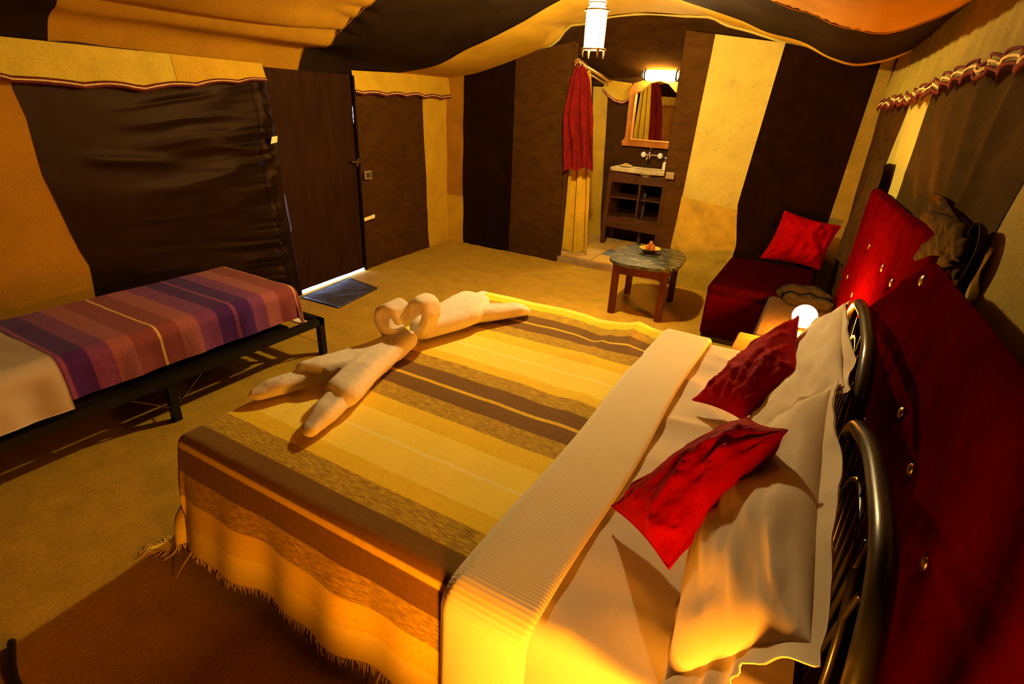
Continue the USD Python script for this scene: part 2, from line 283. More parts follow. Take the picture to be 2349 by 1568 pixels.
def panel(parent, frame, disp, e0, e1, z0, ztop, mat, ns=40, nz=60, off=0.0, label=None, name='cloth_panel'):
    """A cloth panel of a wall. e0/e1: (z, s) polylines of its two edges; ztop: number or function of s."""
    t = np.linspace(0, 1, nz); u = np.linspace(0, 1, ns); z0 = z0 if z0 else -0.035
    e0 = np.array(sorted(e0)) if np.ndim(e0) else np.array([(0, e0), (3, e0)]); e1 = np.array(sorted(e1)) if np.ndim(e1) else np.array([(0, e1), (3, e1)])
    U, T = np.meshgrid(u, t, indexing='ij')
    zt = ztop if callable(ztop) else (lambda s: np.full_like(s, ztop))
    smid = np.interp(1.9, e0[:, 0], e0[:, 1]) * (1 - U) + np.interp(1.9, e1[:, 0], e1[:, 1]) * U
    Z = z0 + T * (zt(smid) - z0)
    S = np.interp(Z, e0[:, 0], e0[:, 1]) * (1 - U) + np.interp(Z, e1[:, 0], e1[:, 1]) * U
    P, n = frame(S, Z)
    return obj(name, grid(P + n * (disp(S, Z) + off)[..., None]), mat, parent, smooth=True, label=label)

# --- left wall (runs along y)
def f_left(s, z): return np.stack([xl(s), s, z], -1), np.array([1, 0.085, 0.0]) / math.hypot(1, .085)
def ridged(a, b, c, seed): return 1 - 2 * np.abs(2 * meshkit.noise(np.stack(np.broadcast_arrays(a, b, c), -1), seed) - 1)
def d_left(s, z):
    g = sstep(s, 1.55, 2.6) * (1 - sstep(s, 2.86, 2.95))
    slope = (z - 1.05) * 0.28
    wz = z + slope * (2.9 - s) + N3(s * 1.1, z * 1.7, 0, 17) * .16; m_ = sstep(meshkit.noise(np.stack(np.broadcast_arrays(s * 1.4, z * 2.6, 0.5), -1), 18), .30, .65)
    w = ridged(s * 1.0, wz * 11.0, 0.0, 11) * 0.017 * g * m_ + ridged(s * 1.8 + 3, wz * 22, 1.0, 12) * 0.006 * g * sstep(s, 2.2, 2.7) + np.exp(-((z - 1.20 + .10 * (s - 1.9)) / .035) ** 2) * .02 * sstep(s, 1.5, 1.7) * (1 - sstep(s, 1.95, 2.2))
    gen = N3(s * 1.2, z * 1.6, 0, 4) * 0.05 + N3(s * 3.5, z * 5, 2, 6) * 0.010
    ga = sstep(s, 2.80, 2.86) * (1 - sstep(s, 2.95, 3.0)) * ridged(s * 10, z * 7 + s * 4, 3, 13) * 0.010
    c = sstep(s, 3.9, 4.05) * (ridged((s + z * 0.6) * 6, (z - s * .3) * 3, 0, 15) * 0.006 * (1 - sstep(z, 0.3, 0.8)))
    return w + gen * (1 - sstep(s, 2.85, 2.95) * (1 - sstep(s, 3.86, 3.95))) + ga + c
WL = setting('wall_left', 'left tent wall of ochre, dark velvet and yellow cloth panels')
E_och = [(2.2, 1.32), (1.8, 1.335), (1.58, 1.337), (1.45, 1.356), (1.17, 1.348), (1.0, 1.375), (0.75, 1.418), (0.64, 1.448), (0.43, 1.434), (0, 1.44)]
E_gat = [(2.2, 2.79), (1.65, 2.784), (1.47, 2.80), (1.03, 2.79), (0.62, 2.845), (0.17, 2.884), (0, 2.90)]
E_dl = [(2.2, 2.90), (1.71, 2.91), (1.18, 2.941), (0.82, 2.945), (0, 3.016)]
panel(WL, f_left, d_left, -1.5, [(z, s + .03) for z, s in E_och], 0, 2.0, 'ochre_cloth', 60, 60, 0.0, 'ochre cloth panel')
panel(WL, f_left, d_left, E_och, [(z, s + .03) for z, s in E_gat], 0, 2.0, 'dark_velvet', 150, 260, 0.004, 'wrinkled dark brown velvet panel')
panel(WL, f_left, d_left, E_gat, E_dl, 0, 2.0, 'dark_velvet', 20, 160, 0.008, 'gathered strip beside the door')
panel(WL, f_left, d_left, 3.872, [(2.0, 4.93), (1.6, 4.978), (0.83, 4.988), (0, 5.02)], 0, 2.0, 'brown_velvet', 60, 80, 0.004, 'brown velvet panel')
panel(WL, f_left, d_left, [(2.0, 4.92), (1.6, 4.97), (0.83, 4.98), (0, 5.01)], 5.49, 0, 2.0, 'yellow_cloth', 24, 50, 0.0, 'yellow cloth strip in the corner')
panel(WL, f_left, lambda s, z: 0 * s, 2.82, 3.95, 1.76, 2.0, 'dark_velvet', 10, 6, 0.006, 'strip over the door')

# --- the door: a stiff cloth-covered leaf with daylight round its edges
DO = setting('door_1', 'dark brown velvet tent door with daylight under it')
def d_door(s, z): return N3(s * 5, z * 1.3, 0, 21) * 0.012 + N3(s * 2, z * 2, 1, 22) * 0.012
dl = [(z, s + 0.002 + 0.020 * (0.57 <= z <= 0.86)) for z, s in [(2.2, 2.90), (1.71, 2.91), (1.18, 2.941), (0.88, 2.945), (0.855, 2.946), (0.70, 2.955), (0.58, 2.965), (0.55, 2.968), (0.05, 3.010)]]
dr = [(2.0, 3.862), (1.60, 3.858), (1.56, 3.845), (1.45, 3.836), (1.36, 3.846), (1.33, 3.858), (0.0, 3.858)]
u, t = np.meshgrid(np.linspace(0, 1, 60), np.linspace(0, 1, 120), indexing='ij')
Z = 0.036 + t * (1.775 - 0.036); dl_, dr_ = np.array(sorted(dl)), np.array(sorted(dr))
S = np.interp(Z, dl_[:, 0], dl_[:, 1]) * (1 - u) + np.interp(Z, dr_[:, 0], dr_[:, 1]) * u
P, n = f_left(S, Z)
obj('door_panel', slab(P + n * (d_door(S, Z) + 0.012)[..., None], 0.03), 'door_velvet', DO, smooth=35)
for sy in (3.845,):
    obj('door_post', bar((xl(sy) + 0.035, sy, 0.02), (xl(sy) + 0.035, sy, 1.77), 0.022, 0.022), 'dark_velvet', DO)
obj('latch', cat(bar((xl(3.79) + .05, 3.74, 1.06), (xl(3.79) + .05, 3.86, 1.055), .016), bar((xl(3.79) + .05, 3.80, 1.02), (xl(3.79) + .075, 3.80, 1.09), .018)), 'lamp_metal', DO, label='metal latch')
0 and obj('door_sill', bar((xl(2.98) - .015, 2.98, 0.004), (xl(3.87) - .015, 3.87, 0.004), 0.05, 0.012), 'outside_sand', DO)

# --- back wall (runs along x) with the opening to the wash room
def f_back(s, z): return np.stack([s, np.full_like(s, YB), z], -1), np.array([0, -1.0, 0])
def d_back(s, z):
    v = sstep(s, -3.85, -3.7) * (1 - sstep(s, -3.2, -3.05))
    diag = ridged((s * 0.9 + z * 0.55) * 5, (z - s) * 1.4, 0, 31) * 0.018 * v * (1 - 0.5 * sstep(z, 0.9, 1.6)) + ridged((s - z * .6) * 9, z * 1.2, 4, 38) * .006 * v * sstep(z, 1.3, 1.9)
    foot = 0.05 * (1 - sstep(z, 0.0, 0.35)) * (0.5 + N3(s * 4, 0, 0, 32) * 2) * sstep(s, -3.0, -2.6) * (1 - sstep(s, -2.46, -1.5))
    flare = 0.07 * (1 - sstep(z, 0.0, 0.7)) ** 2 * sstep(s, -1.4, -1.2)
    yw = (ridged(s * 9, z * 2.5, 0, 33) * 0.008 + ridged(s * 3, z * 11, 0, 36) * .005) * (1 - sstep(z, .4, .85)) * sstep(s, -1.25, -1.1) * (1 - sstep(s, -.65, -.55))
    return diag + foot + flare + yw + N3(s * 1.8, z * 1.5, 0, 34) * 0.03 + N3(s * 6, z * 2.5, 0, 35) * 0.006
WB = setting('wall_back', 'back tent wall of brown, yellow and dark cloth panels around an opening')
top_l = lambda s: np.interp(s, [-4.02, -3.12, -2.46], [1.86, 2.055, 2.18])
top_r = lambda s: np.interp(s, [-1.41, -1.168, -0.6, 0.0, 0.11, 0.25], [2.256, 2.225, 2.155, 2.04, 2.12, 2.12])
panel(WB, f_back, d_back, -4.03, -3.77, 0.55, top_l, 'ochre_cloth', 14, 40, 0.0, 'narrow ochre strip')
panel(WB, f_back, d_back, -4.03, -3.768, 0.0, 0.555, 'yellow_cloth', 14, 16, 0.002, 'yellow patch below the ochre strip')
panel(WB, f_back, d_back, -3.775, -3.11, 0.0, top_l, 'dark_velvet', 70, 110, 0.004, 'dark brown velvet panel with slanting wrinkles')
panel(WB, f_back, d_back, -3.118, -2.46, 0.0, top_l, 'brown_velvet', 50, 80, 0.008, 'brown cloth panel left of the opening')
panel(WB, f_back, d_back, [(0, -1.37), (.36, -1.392), (1.05, -1.375), (1.62, -1.405), (2.3, -1.415)], [(0, -1.17), (.38, -1.235), (.78, -1.215), (2.22, -1.163)], 0.0, top_r, 'brown_velvet', 24, 80, 0.008, 'brown cloth strip right of the opening')
pe0, pe1 = [(0, -1.175), (.38, -1.24), (.78, -1.22), (2.22, -1.168)], [(0, -.66), (.48, -.634), (.84, -.70), (2.15, -.595)]
panel(WB, f_back, d_back, pe0, pe1, 0.76, top_r, 'cream_cloth', 40, 60, 0.004, 'pale yellow cloth panel')
panel(WB, f_back, d_back, pe0, [(z, s - .004) for z, s in pe1], 0.0, lambda s: np.interp(s, [-1.2, -.65], [.86, .80]), 'patch_cloth', 60, 50, 0.010, 'patched deeper yellow foot of the pale panel')
panel(WB, f_back, d_back, [(z, s - .02) for z, s in pe1], [(0, .03), (.73, .059), (2.0, .113)], 0.0, top_r, 'maroon_velvet', 40, 60, 0.0, 'dark maroon-brown panel')
panel(WB, f_back, d_back, [(0, .028), (.73, .057), (2.0, .111)], 0.23, 0.0, top_r, 'olive_cloth', 12, 40, 0.004, 'narrow yellow strip in the right corner')
for xe, zt in ((-2.475, 2.165), (-1.395, 2.24)):
    pts = [(xe + d, YB + 0.012, z) for d, z in zip(np.linspace(0.015 if xe < -2 else 0.0, 0, 14), np.linspace(zt, 0.0, 14))]
    obj('edge_roll', tube([(p[0], p[1], p[2]) for p in pts], 0.028, 12), 'brown_velvet', WB, smooth=True)

# --- right wall (runs along y)
def f_right(s, z): return np.stack([xr(s), s, z], -1), np.array([-1, -0.085, 0.0]) / math.hypot(1, .085)
def d_right(s, z):
    ctr = 2.62; r = np.abs(s - ctr); k = np.exp(-((s - 2.85) / 0.55) ** 2) * sstep(z, 1.0, 1.3)
    fan = (s - ctr) / np.maximum(0.25, (z - 1.1) * 1.2 + 0.25)
    return ridged(fan * 3.2, z * 0.6, 0, 41) * 0.036 * k + N3(s * 2, z * 1.4, 0, 42) * 0.03
WR = setting('wall_right', 'right tent wall of brown and yellow cloth strips behind the headboard panels')
q1 = [(0, 4.95), (1.06, 4.72), (1.35, 4.49), (1.71, 4.30), (2.2, 4.2)]; q2 = [(0, 3.86), (1.24, 3.78), (1.74, 3.716), (2.2, 3.65)]; q3 = [(0, 2.36), (1.14, 2.256), (1.32, 2.217), (1.51, 2.164), (2.2, 2.0)]
panel(WR, f_right, d_right, 5.48, [(z, s - .03) for z, s in q1], 0, 2.2, 'brown_velvet', 24, 40, 0.0, 'narrow brown strip by the corner')
panel(WR, f_right, d_right, q1, [(z, s - .03) for z, s in q2], 0, 2.2, 'cream_cloth', 20, 40, 0.003, 'yellow strip')
panel(WR, f_right, d_right, q2, [(z, s - .04) for z, s in q3], 0, 2.2, 'knot_cloth', 120, 60, 0.006, 'wide brown cloth with pleats gathered to a knot')
panel(WR, f_right, d_right, q3, 0.88, 0, 2.2, 'olive_cloth', 30, 40, 0.003, 'mottled yellow strip')
panel(WR, f_right, d_right, 0.905, -1.5, 0, 2.2, 'dark_velvet', 30, 30, 0.0)
WF = setting('wall_front', 'tent wall behind the camera')
def f_front(s, z): return np.stack([s, np.full_like(s, -1.48), z], -1), np.array([0, 1.0, 0])
panel(WF, f_front, lambda s, z: N3(s * 2, z * 2, 0, 51) * .03, -3.5, -1.6, 0, 2.95, 'dark_velvet', 20, 20)
panel(WF, f_front, lambda s, z: N3(s * 2, z * 2, 0, 52) * .03, -1.605, 0.9, 0, 2.95, 'brown_velvet', 20, 20)

# --- the roof: sagging cloth strips between the left and right eaves, highest along the middle
prof = {
 3.24: [(-3.83, 1.752), (-3.703, 1.924), (-3.417, 1.986), (-3.234, 2.066), (-2.944, 2.216), (-2.4, 2.49), (-1.75, 2.68), (-1.3, 2.60), (-.8, 2.31), (-.469, 2.133), (-.27, 2.07), (-.10, 2.01), (.04, 1.989), (.2, 2.038), (.32, 2.107), (.40, 2.19)],
 4.56: [(-3.945, 1.828), (-3.68, 1.86), (-3.471, 1.9), (-3.08, 2.044), (-2.556, 2.237), (-2.206, 2.381), (-1.75, 2.50), (-1.253, 2.349), (-.809, 2.213), (-.628, 2.139), (-.386, 2.072), (-.195, 1.988), (-.04, 1.956), (.07, 1.972), (.21, 2.022), (.285, 2.06)],
 5.46: [(-4.02, 1.825), (-3.83, 1.846), (-2.8, 2.133), (-2.66, 2.215), (-2.566, 2.32), (-2.42, 2.334), (-2.14, 2.39), (-1.81, 2.404), (-1.45, 2.376), (-1.246, 2.364), (-1.1, 2.304), (-.9, 2.253), (-.566, 2.156), (-.396, 2.115), (-.044, 2.0), (.07, 2.017), (.2, 2.05), (.27, 2.08)]}
prof[1.55] = [(-3.68, 1.80), (-3.60, 1.92), (-3.45, 1.99), (-3.2, 2.07), (-2.9, 2.22), (-2.4, 2.52), (-1.75, 2.78), (-1.2, 2.66), (-.7, 2.40), (-.3, 2.22), (.1, 2.14), (.35, 2.20), (.54, 2.24)]
prof[-1.5] = [(-3.42, 1.78), (-3.2, 1.95), (-2.4, 2.5), (-1.6, 2.8), (-.8, 2.5), (.1, 2.2), (.80, 2.22)]
from scipy.interpolate import PchipInterpolator
ys = sorted(prof); US = np.linspace(0, 1, 220)
base = []
for y in ys:
    a = np.array(prof[y]); f = PchipInterpolator(a[:, 0], a[:, 1]); x = a[0, 0] + (a[-1, 0] - a[0, 0]) * US; base.append(np.stack([x, f(x)], -1))
roof_i = PchipInterpolator(ys, np.array(base))
def roof(y0, y1, ny):
    Y = np.linspace(y0, y1, ny); A = roof_i(np.clip(Y, -1.5, 5.46)); X, Zr = A[..., 0], A[..., 1].copy(); YY = np.repeat(Y[:, None], len(US), 1)
    edge = sstep(US, 0, 0.05) * (1 - sstep(US, 0.97, 1))
    fold = ridged(X * 5.5 + N3(X, YY * .6, 0, 60) * 2, YY * 0.45, 0, 61) * 0.040 * (1 - sstep(YY, 3.2, 3.5)) * (1 - sstep(X, -1.6, -.8)) + N3(X * 2.2, YY * 1.2, 0, 62) * 0.02
    pl = np.sin(X * 2 * np.pi / 0.034 + YY * 6) * 0.0035 * np.exp(-((YY - 3.24) / 0.14) ** 2) * sstep(X, -.8, -.5) * (1 - sstep(X, -.1, .05))
    return np.stack([X, YY, Zr + fold * edge + pl], -1)
CE = setting('ceiling', 'sagging tent roof sewn from dark, orange and yellow cloth strips')
obj('cloth_strip', grid(roof(-1.5, 1.55, 40)), 'roof_dark', CE, smooth=True, label='dark brown roof strip over the viewer')
obj('cloth_strip', grid(roof(1.55, 3.24, 90)), 'orange_cloth', CE, smooth=True, label='orange roof strip')
obj('cloth_strip', grid(roof(3.24, 4.56, 90)), 'roof_dark', CE, smooth=True, label='dark brown roof strip')
obj('cloth_strip', grid(roof(4.56, 5.50, 30)), 'yellow_cloth', CE, smooth=True, label='yellow roof strip along the back wall')
obj('seam', tube(roof(3.232, 3.248, 3)[1][::3] - [0, 0, .003], 0.004, 6), 'orange_cloth', CE, smooth=True)
hem = roof(5.49, 5.51, 3)[1][::3]
obj('hem', tube(hem - [0, 0, .006], 0.012, 8), 'cream_cloth', CE, smooth=True, label='rolled pale hem of the yellow strip')
bx, by = np.meshgrid(np.linspace(-3.6, -0.15, 50), np.linspace(5.40, 6.80, 30), indexing='ij')
bz = 2.44 - 0.36 * (by - 5.40) - 0.02 + N3(bx * 1.5, by * 1.5, 0, 71) * 0.05 - 0.05 * np.abs(bx + 1.9)
obj('cloth_strip', grid(np.stack([bx, by, bz], -1)), 'brown_velvet', CE, smooth=True, label='dark cloth over the wash room')

# --- valances with a braid and a short fringe
def valance(name, label, frame, s0, s1, ztop, zbot, mats, scal=0.33, amp=0.018, off=0.02, offb=0.05, n=260, split=None, fr=0.016, wave=0.0, seed=0):
    R = setting(name, label)
    def pt(s, k, extra=0.0, rise=0.0):
        zb = np.interp(s, *zip(*zbot)) - amp * (0.5 - np.abs(np.sin(s / scal * np.pi))) + N3(s * 3, 0, 0, seed) * .02
        zt = np.interp(s, *zip(*ztop)); z = zt + (zb - zt) * k + rise
        P, nn = frame(s, z); w = wave * np.sin(s * 2 * np.pi / 0.16 + np.sin(s * 7)) * k + N3(s * 2.2, z * 2, 0, seed + 1) * 0.02
        return P + nn * (off + (offb - off) * k + w + extra)[..., None]
    cuts = [s0] + (split or []) + [s1]
    for i in range(len(cuts) - 1):
        s, k = np.meshgrid(np.linspace(cuts[i], cuts[i + 1], max(8, int(n * (cuts[i + 1] - cuts[i]) / (s1 - s0)))), np.linspace(0, 1, 14), indexing='ij')
        obj("valance_cloth", grid(pt(s, k, extra=0.002 * i + 0 * s)), mats[i], R, smooth=True)
    s = np.linspace(s0, s1, n)
    for j, (kk, rr, mt) in enumerate(((0.90, .0055, 'braid'), (0.95, .0055, 'braid_pale'), (1.0, .007, 'braid'))):
        obj('braid', tube(pt(s, kk * np.ones_like(s), 0.004 * np.ones_like(s)), rr, 6), mt, R, smooth=True)
    tr = []; rng = random.Random(seed)
    for q in np.linspace(s0, s1, int(abs(s1 - s0) / 0.007)):
        a = pt(np.array([q]), np.array([1.0]), np.array([.003]))[0]; b = a + [0, rng.uniform(-.003, .003), -fr * rng.uniform(.7, 1.2)]
        tr.append(trimesh.Trimesh([a + [0, .003, 0], a - [0, .003, 0], b, a + [.004, 0, 0]], [[0, 1, 2], [1, 3, 2], [3, 0, 2]], process=False))
    obj('fringe', cat(*tr), 'braid', R, smooth=False, kind='stuff')
valance('trim_1', 'yellow scalloped valance with reddish braid on the left wall', f_left, -1.3, 2.89, [(-1.3, 1.84), (3, 1.80)], [(-1.3, 1.63), (1.3, 1.64), (1.5, 1.605), (1.92, 1.605), (2.26, 1.635), (2.9, 1.69)], ['valance_cream', 'yellow_cloth'], split=[2.19], seed=1)
valance('trim_2', 'short yellow valance between the door and the corner', f_left, 3.85, 5.47, [(3.8, 1.81), (5.5, 1.85)], [(3.8, 1.635), (5.5, 1.615)], ['yellow_cloth'], seed=2, n=120)
valance('trim_3', 'olive yellow valance with red zigzag braid on the right wall', f_right, 5.05, -1.2, [(-1.2, 2.25), (1.5, 2.24), (3.3, 2.20), (5.1, 2.06)], [(-1.2, 1.80), (1.5, 1.80), (2.6, 1.81), (2.86, 1.80), (3.3, 1.775), (3.8, 1.735), (5.1, 1.70)], ['olive_cloth'], scal=0.21, amp=0.03, off=0.03, offb=0.06, n=420, wave=0.009, fr=0.026, seed=3)

# ---------------------------------------------------------------- the wash room behind the opening
WA = setting('wall_washroom', 'brown and yellow cloth walls of the wash room')
def f_wash(s, z): return np.stack([s, np.full_like(s, 6.70), z], -1), np.array([0, -1.0, 0])
dw = lambda s, z: N3(s * 2, z * 2, 0, 81) * 0.03
panel(WA, f_wash, dw, -3.6, -2.74, 0.0, 2.3, 'brown_velvet', 20, 20)
panel(WA, f_wash, dw, [(0, -2.62), (1.8, -2.743)], [(0, -2.44), (.2, -2.463), (1.8, -2.555)], 0.0, 1.82, 'yellow_cloth', 12, 30, 0.01, label='yellow strip')
panel(WA, f_wash, dw, -2.76, -0.2, 0.0, 2.3, 'brown_velvet', 40, 40, -0.002)
panel(WA, f_wash, dw, -2.76, -2.3, 1.80, 2.3, 'brown_velvet', 10, 10, 0.004)
def f_wl(s, z): return np.stack([np.full_like(s, -3.5), s, z], -1), np.array([1.0, 0, 0])
def f_wr(s, z): return np.stack([np.full_like(s, -0.30), s, z], -1), np.array([-1.0, 0, 0])
panel(WA, f_wl, dw, 5.50, 6.75, 0.0, 2.5, 'dark_velvet', 12, 12); panel(WA, f_wr, dw, 5.50, 6.75, 0.0, 2.5, 'brown_velvet', 12, 12)
valance('trim_4', 'yellow swag with a red fringe in the wash room', f_wash, -2.60, -2.26, [(-2.6, 1.90), (-2.2, 1.86)], [(-2.6, 1.79), (-2.52, 1.72), (-2.45, 1.675), (-2.38, 1.655), (-2.32, 1.66), (-2.26, 1.69)], ['yellow_cloth'], scal=0.09, amp=.006, n=60, off=.03, offb=.06, seed=5)

FB = setting('floor_washroom', 'raised wash room floor of tan and grey square tiles')
obj('slab', box(-3.5, -0.30, 5.475, 6.75, -0.02, 0.062), 'grout', FB)
st = wrinkle(tm(m3.Manifold.cube([1.12, 0.05, 0.066]).translate([-2.50, 5.432, -0.006]).refine_to_length(0.03)), 0.008, 14, 3); obj('step_edge', st, 'step_stone', FB, smooth=40, label='rough stone step edge')
rng = random.Random(4)
for i in range(7):
    for j in range(4):
        x0, y0 = -2.985 + i * 0.30, 5.475 + j * 0.30
        if y0 > 6.5: continue
        m = 'tile_grey' if (i, j) in ((3, 1), (6, 2)) else ('tile_tan' if (i + 2 * j) % 3 else 'tile_honey')
        dz = rng.uniform(-.001, .0015)
        obj('tile', box(x0 + .004, x0 + .296, y0 + .004, y0 + .296, 0.050, 0.0705 + dz), m, FB)

# washstand
WS = thing('washstand', 'dark wooden open washstand with two shelves beside the wash room opening', 'washstand', (-1.90, 6.30, 0.07))
def wsb(name, *a, mat='dark_wood', r=.004, **k): return obj(name, box(*a, r), mat, WS, **k)
for sx in (-0.385, 0.335):
    for yy in (0.0, 0.33):
        tt = bar((sx + .025 + (-.02 if sx < 0 else .02), yy + .025, 0), (sx + .025, yy + .025, 0.86), 0.05, 0.05, up=(0, 1, 0)); obj('leg', tt, 'dark_wood', WS)
wsb('top_rail', -.345, .345, .008, .033, .735, .86)
xs = np.linspace(-.35, .35, 30); prof_top = 0.335 + 0.018 * np.cos(xs / .35 * np.pi * 1.0 + 0.6)
from shapely.geometry import Polygon
rail = trimesh.creation.extrude_polygon(Polygon(list(zip(xs, prof_top)) + [(.35, .19), (-.35, .21)]), 0.025); rail.apply_transform(trimesh.transformations.rotation_matrix(np.pi / 2, [1, 0, 0])); rail.apply_translation([0, .035, 0])
obj('bottom_rail', rail, 'dark_wood', WS)
wsb('shelf', -.35, -.02, .04, .34, .55, .568); wsb('shelf', .02, .35, .04, .34, .55, .568); wsb('bottom_shelf', -.35, .35, .035, .34, .318, .336)
wsb('divider', -.012, .012, .012, .30, .335, .74); wsb('back_panel', -.35, .35, .345, .355, .20, .86, mat='maroon_velvet')
wsb('side_panel', -.358, -.346, .03, .34, .21, .86); wsb('side_panel', .346, .358, .03, .34, .21, .86)
obj('drain_pipe', tube([(.02, .2, .62), (.02, .2, .02)], .022, 12), 'dark_plastic', WS, smooth=True)
th = np.linspace(0, 2 * np.pi, 80, endpoint=False)
def counter(th):
    x = 0.40 * np.sign(np.cos(th)) * np.abs(np.cos(th)) ** .35; y = 0.175 + 0.20 * np.sign(np.sin(th)) * np.abs(np.sin(th)) ** .35
    y = y - 0.05 * np.exp(-((x - 0.05) / .20) ** 2) * (np.sin(th) < -.2); return x, y
cx_, cy_ = counter(th); cp = Polygon(list(zip(cx_, cy_)))
from shapely.geometry import Point
from shapely import affinity
bowl = affinity.scale(Point(0.05, 0.14).buffer(0.17, 24), 1, .68)
ct = trimesh.creation.extrude_polygon(cp.difference(bowl), 0.03, engine='earcut'); ct.apply_translation([0, 0, .865]); obj('countertop', ct, 'tan_marble', WS, smooth=30, label='tan marble countertop')
bw = lathe([(0.172, 0.0), (0.165, -.03), (0.14, -.075), (0.09, -.115), (0.03, -.125), (0.0, -.125)], 40); bw.apply_scale([1, .68, 1]); bw.apply_translation([.05, .14, .875]); obj('basin', bw, 'tan_marble', WS, smooth=True)
bulge = lathe([(0.0, -.13), (0.10, -.12), (0.16, -.08), (0.186, -.03), (0.19, 0.0)], 40); bulge.apply_scale([1, .74, 1]); bulge.apply_translation([.05, .14, .868]); obj('basin_underside', bulge, 'tan_marble', WS, smooth=True)

MR = thing('mirror', 'arched mirror in a scrolled orange wooden frame over the washstand', 'mirror', (-1.93, 6.655, 1.20))
def archw(w, h0, hc, n=40):
    xs = np.linspace(-w, w, n); return [(-w, 0), (w, 0)] + [(x, h0 + (hc - h0) * math.cos(x / w * np.pi / 2) ** 0.8 if abs(x) < w else h0) for x in xs[::-1]]
outer = Polygon([(-.345, 0), (.345, 0), (.352, .04), (.325, .065), (.315, .10), (.322, .60), (.29, .66), (.21, .685), (.10, .725), (0, .735), (-.10, .725), (-.21, .685), (-.29, .66), (-.322, .60), (-.315, .10), (-.325, .065), (-.352, .04)]).buffer(.012).buffer(-.006)
inner = Polygon([(-.235, .085), (.235, .085), (.235, .555), (.19, .575), (.10, .655), (0, .68), (-.10, .655), (-.19, .575), (-.235, .555)]).buffer(.012)
fr_ = trimesh.creation.extrude_polygon(outer.difference(inner), 0.035, engine='earcut'); gl = trimesh.creation.extrude_polygon(inner.buffer(.005), 0.006, engine='earcut')
R90 = trimesh.transformations.rotation_matrix(np.pi / 2, [1, 0, 0])
fr_.apply_transform(R90); gl.apply_transform(R90); gl.apply_translation([0, -.004, 0])
obj('frame', fr_, 'orange_wood', MR); obj('glass', gl, 'mirror_glass', MR)
lip = np.array(inner.buffer(.010).exterior.coords)[:-1]; obj('bead', tube(np.c_[lip[:, 0], np.full(len(lip), -.036), lip[:, 1]], .010, 8, closed=True), 'orange_wood', MR, smooth=True)

SC = thing('wall_sconce', 'glowing tubular wall lamp with curled iron ends above the arched mirror', 'wall lamp', (-1.90, 6.56, 1.95))
tb = tube([(-.165, 0, 0), (-.16, 0, 0), (.16, 0, 0), (.165, 0, 0)], [.045, .052, .052, .045], 20); obj('glass_tube', tb, 'sconce_glass', SC, smooth=40)
obj('back_plate', box(-.18, .18, .07, .09, -.04, .04, .006), 'black_metal', SC); obj('arm', bar((0, .05, 0), (0, .08, 0), .03), 'black_metal', SC)
for s in (-1, 1):
    a = np.linspace(0, 3.4 * np.pi, 40); rr = np.linspace(.05, .012, 40); obj('scroll', tube(np.c_[s * (.205 + .0 * a), .0 * a + rr * np.cos(a) * .6, rr * np.sin(a)], .006, 8), 'black_metal', SC, smooth=True)
    obj('end_ring', tube(np.c_[np.full(24, s * .175), .055 * np.cos(np.linspace(0, 2 * np.pi, 24, endpoint=False)), .055 * np.sin(np.linspace(0, 2 * np.pi, 24, endpoint=False))], .008, 8, closed=True), 'black_metal', SC, smooth=True)
    obj('scroll', tube(np.c_[s * (.215 + .02 * np.cos(a)), .02 + 0 * a, .045 * np.sin(a) * np.linspace(1, .3, 40)], .005, 8), 'black_metal', SC, smooth=True)

FA = thing('wash_tap', 'chrome wall tap with two round handles under the arched mirror', 'tap', (-1.93, 6.69, 1.115))
obj('body', tube([(-.06, -.04, 0), (.10, -.04, 0)], .016, 14), 'chrome', FA, smooth=40)
obj('spout', tube(spline([(0, -.03, .08), (0, -.06, .02), (0, -.13, -.03), (0, -.16, -.045)], 16), .011, 12), 'chrome', FA, smooth=True)
obj('stem', tube([(0, -.035, -.05), (0, -.035, .075)], .013, 12), 'chrome', FA, smooth=40)
for s in (-.075, .125):
    h = trimesh.creation.icosphere(2, .034); h.apply_translation([s, -.045, -.005]); obj('handle', h, 'crystal', FA, smooth=True)
    obj('wall_pipe', tube([(s, -.04, -.005), (s, .0, -.005)], .012, 10), 'chrome', FA, smooth=True)
SD = thing('soap_dispenser', 'tall slim soap pump bottle on the washstand by the opening edge', 'soap dispenser', (-1.70, 6.50, 0.97))
obj('bottle', lathe([(0, 0), (.024, 0), (.026, .01), (.024, .075), (.010, .09), (0, .09)], 20), 'crystal', SD, smooth=40)
obj('pump', cat(tube([(0, 0, .09), (0, 0, .135)], .006, 10), tube([(-.008, 0, .135), (.035, -.005, .128)], .007, 10)), 'chrome', SD, smooth=40)
so = thing('soap_dish', 'small yellow dish with soap at the left of the washstand basin', 'soap dish', (-2.16, 6.52, 0.968))
obj('dish', lathe([(0, .004), (.045, .004), (.07, .016), (.072, .012), (.05, 0), (0, 0)], 28), 'porcelain_tan', so, smooth=40); obj('soap', box(-.035, .03, -.022, .022, .012, .034, .010), 'yellow_cloth', so)
SW = thing('light_switch', 'square brown light switch on the cloth edge right of the washstand', 'light switch', (-1.352, 5.425, 1.04))
obj('plate', box(-.04, .04, -.012, .01, -.033, .033, .006), 'switch_plastic', SW); obj('rocker', box(-.026, .026, -.018, -.008, -.022, .022, .004), 'switch_plastic', SW)

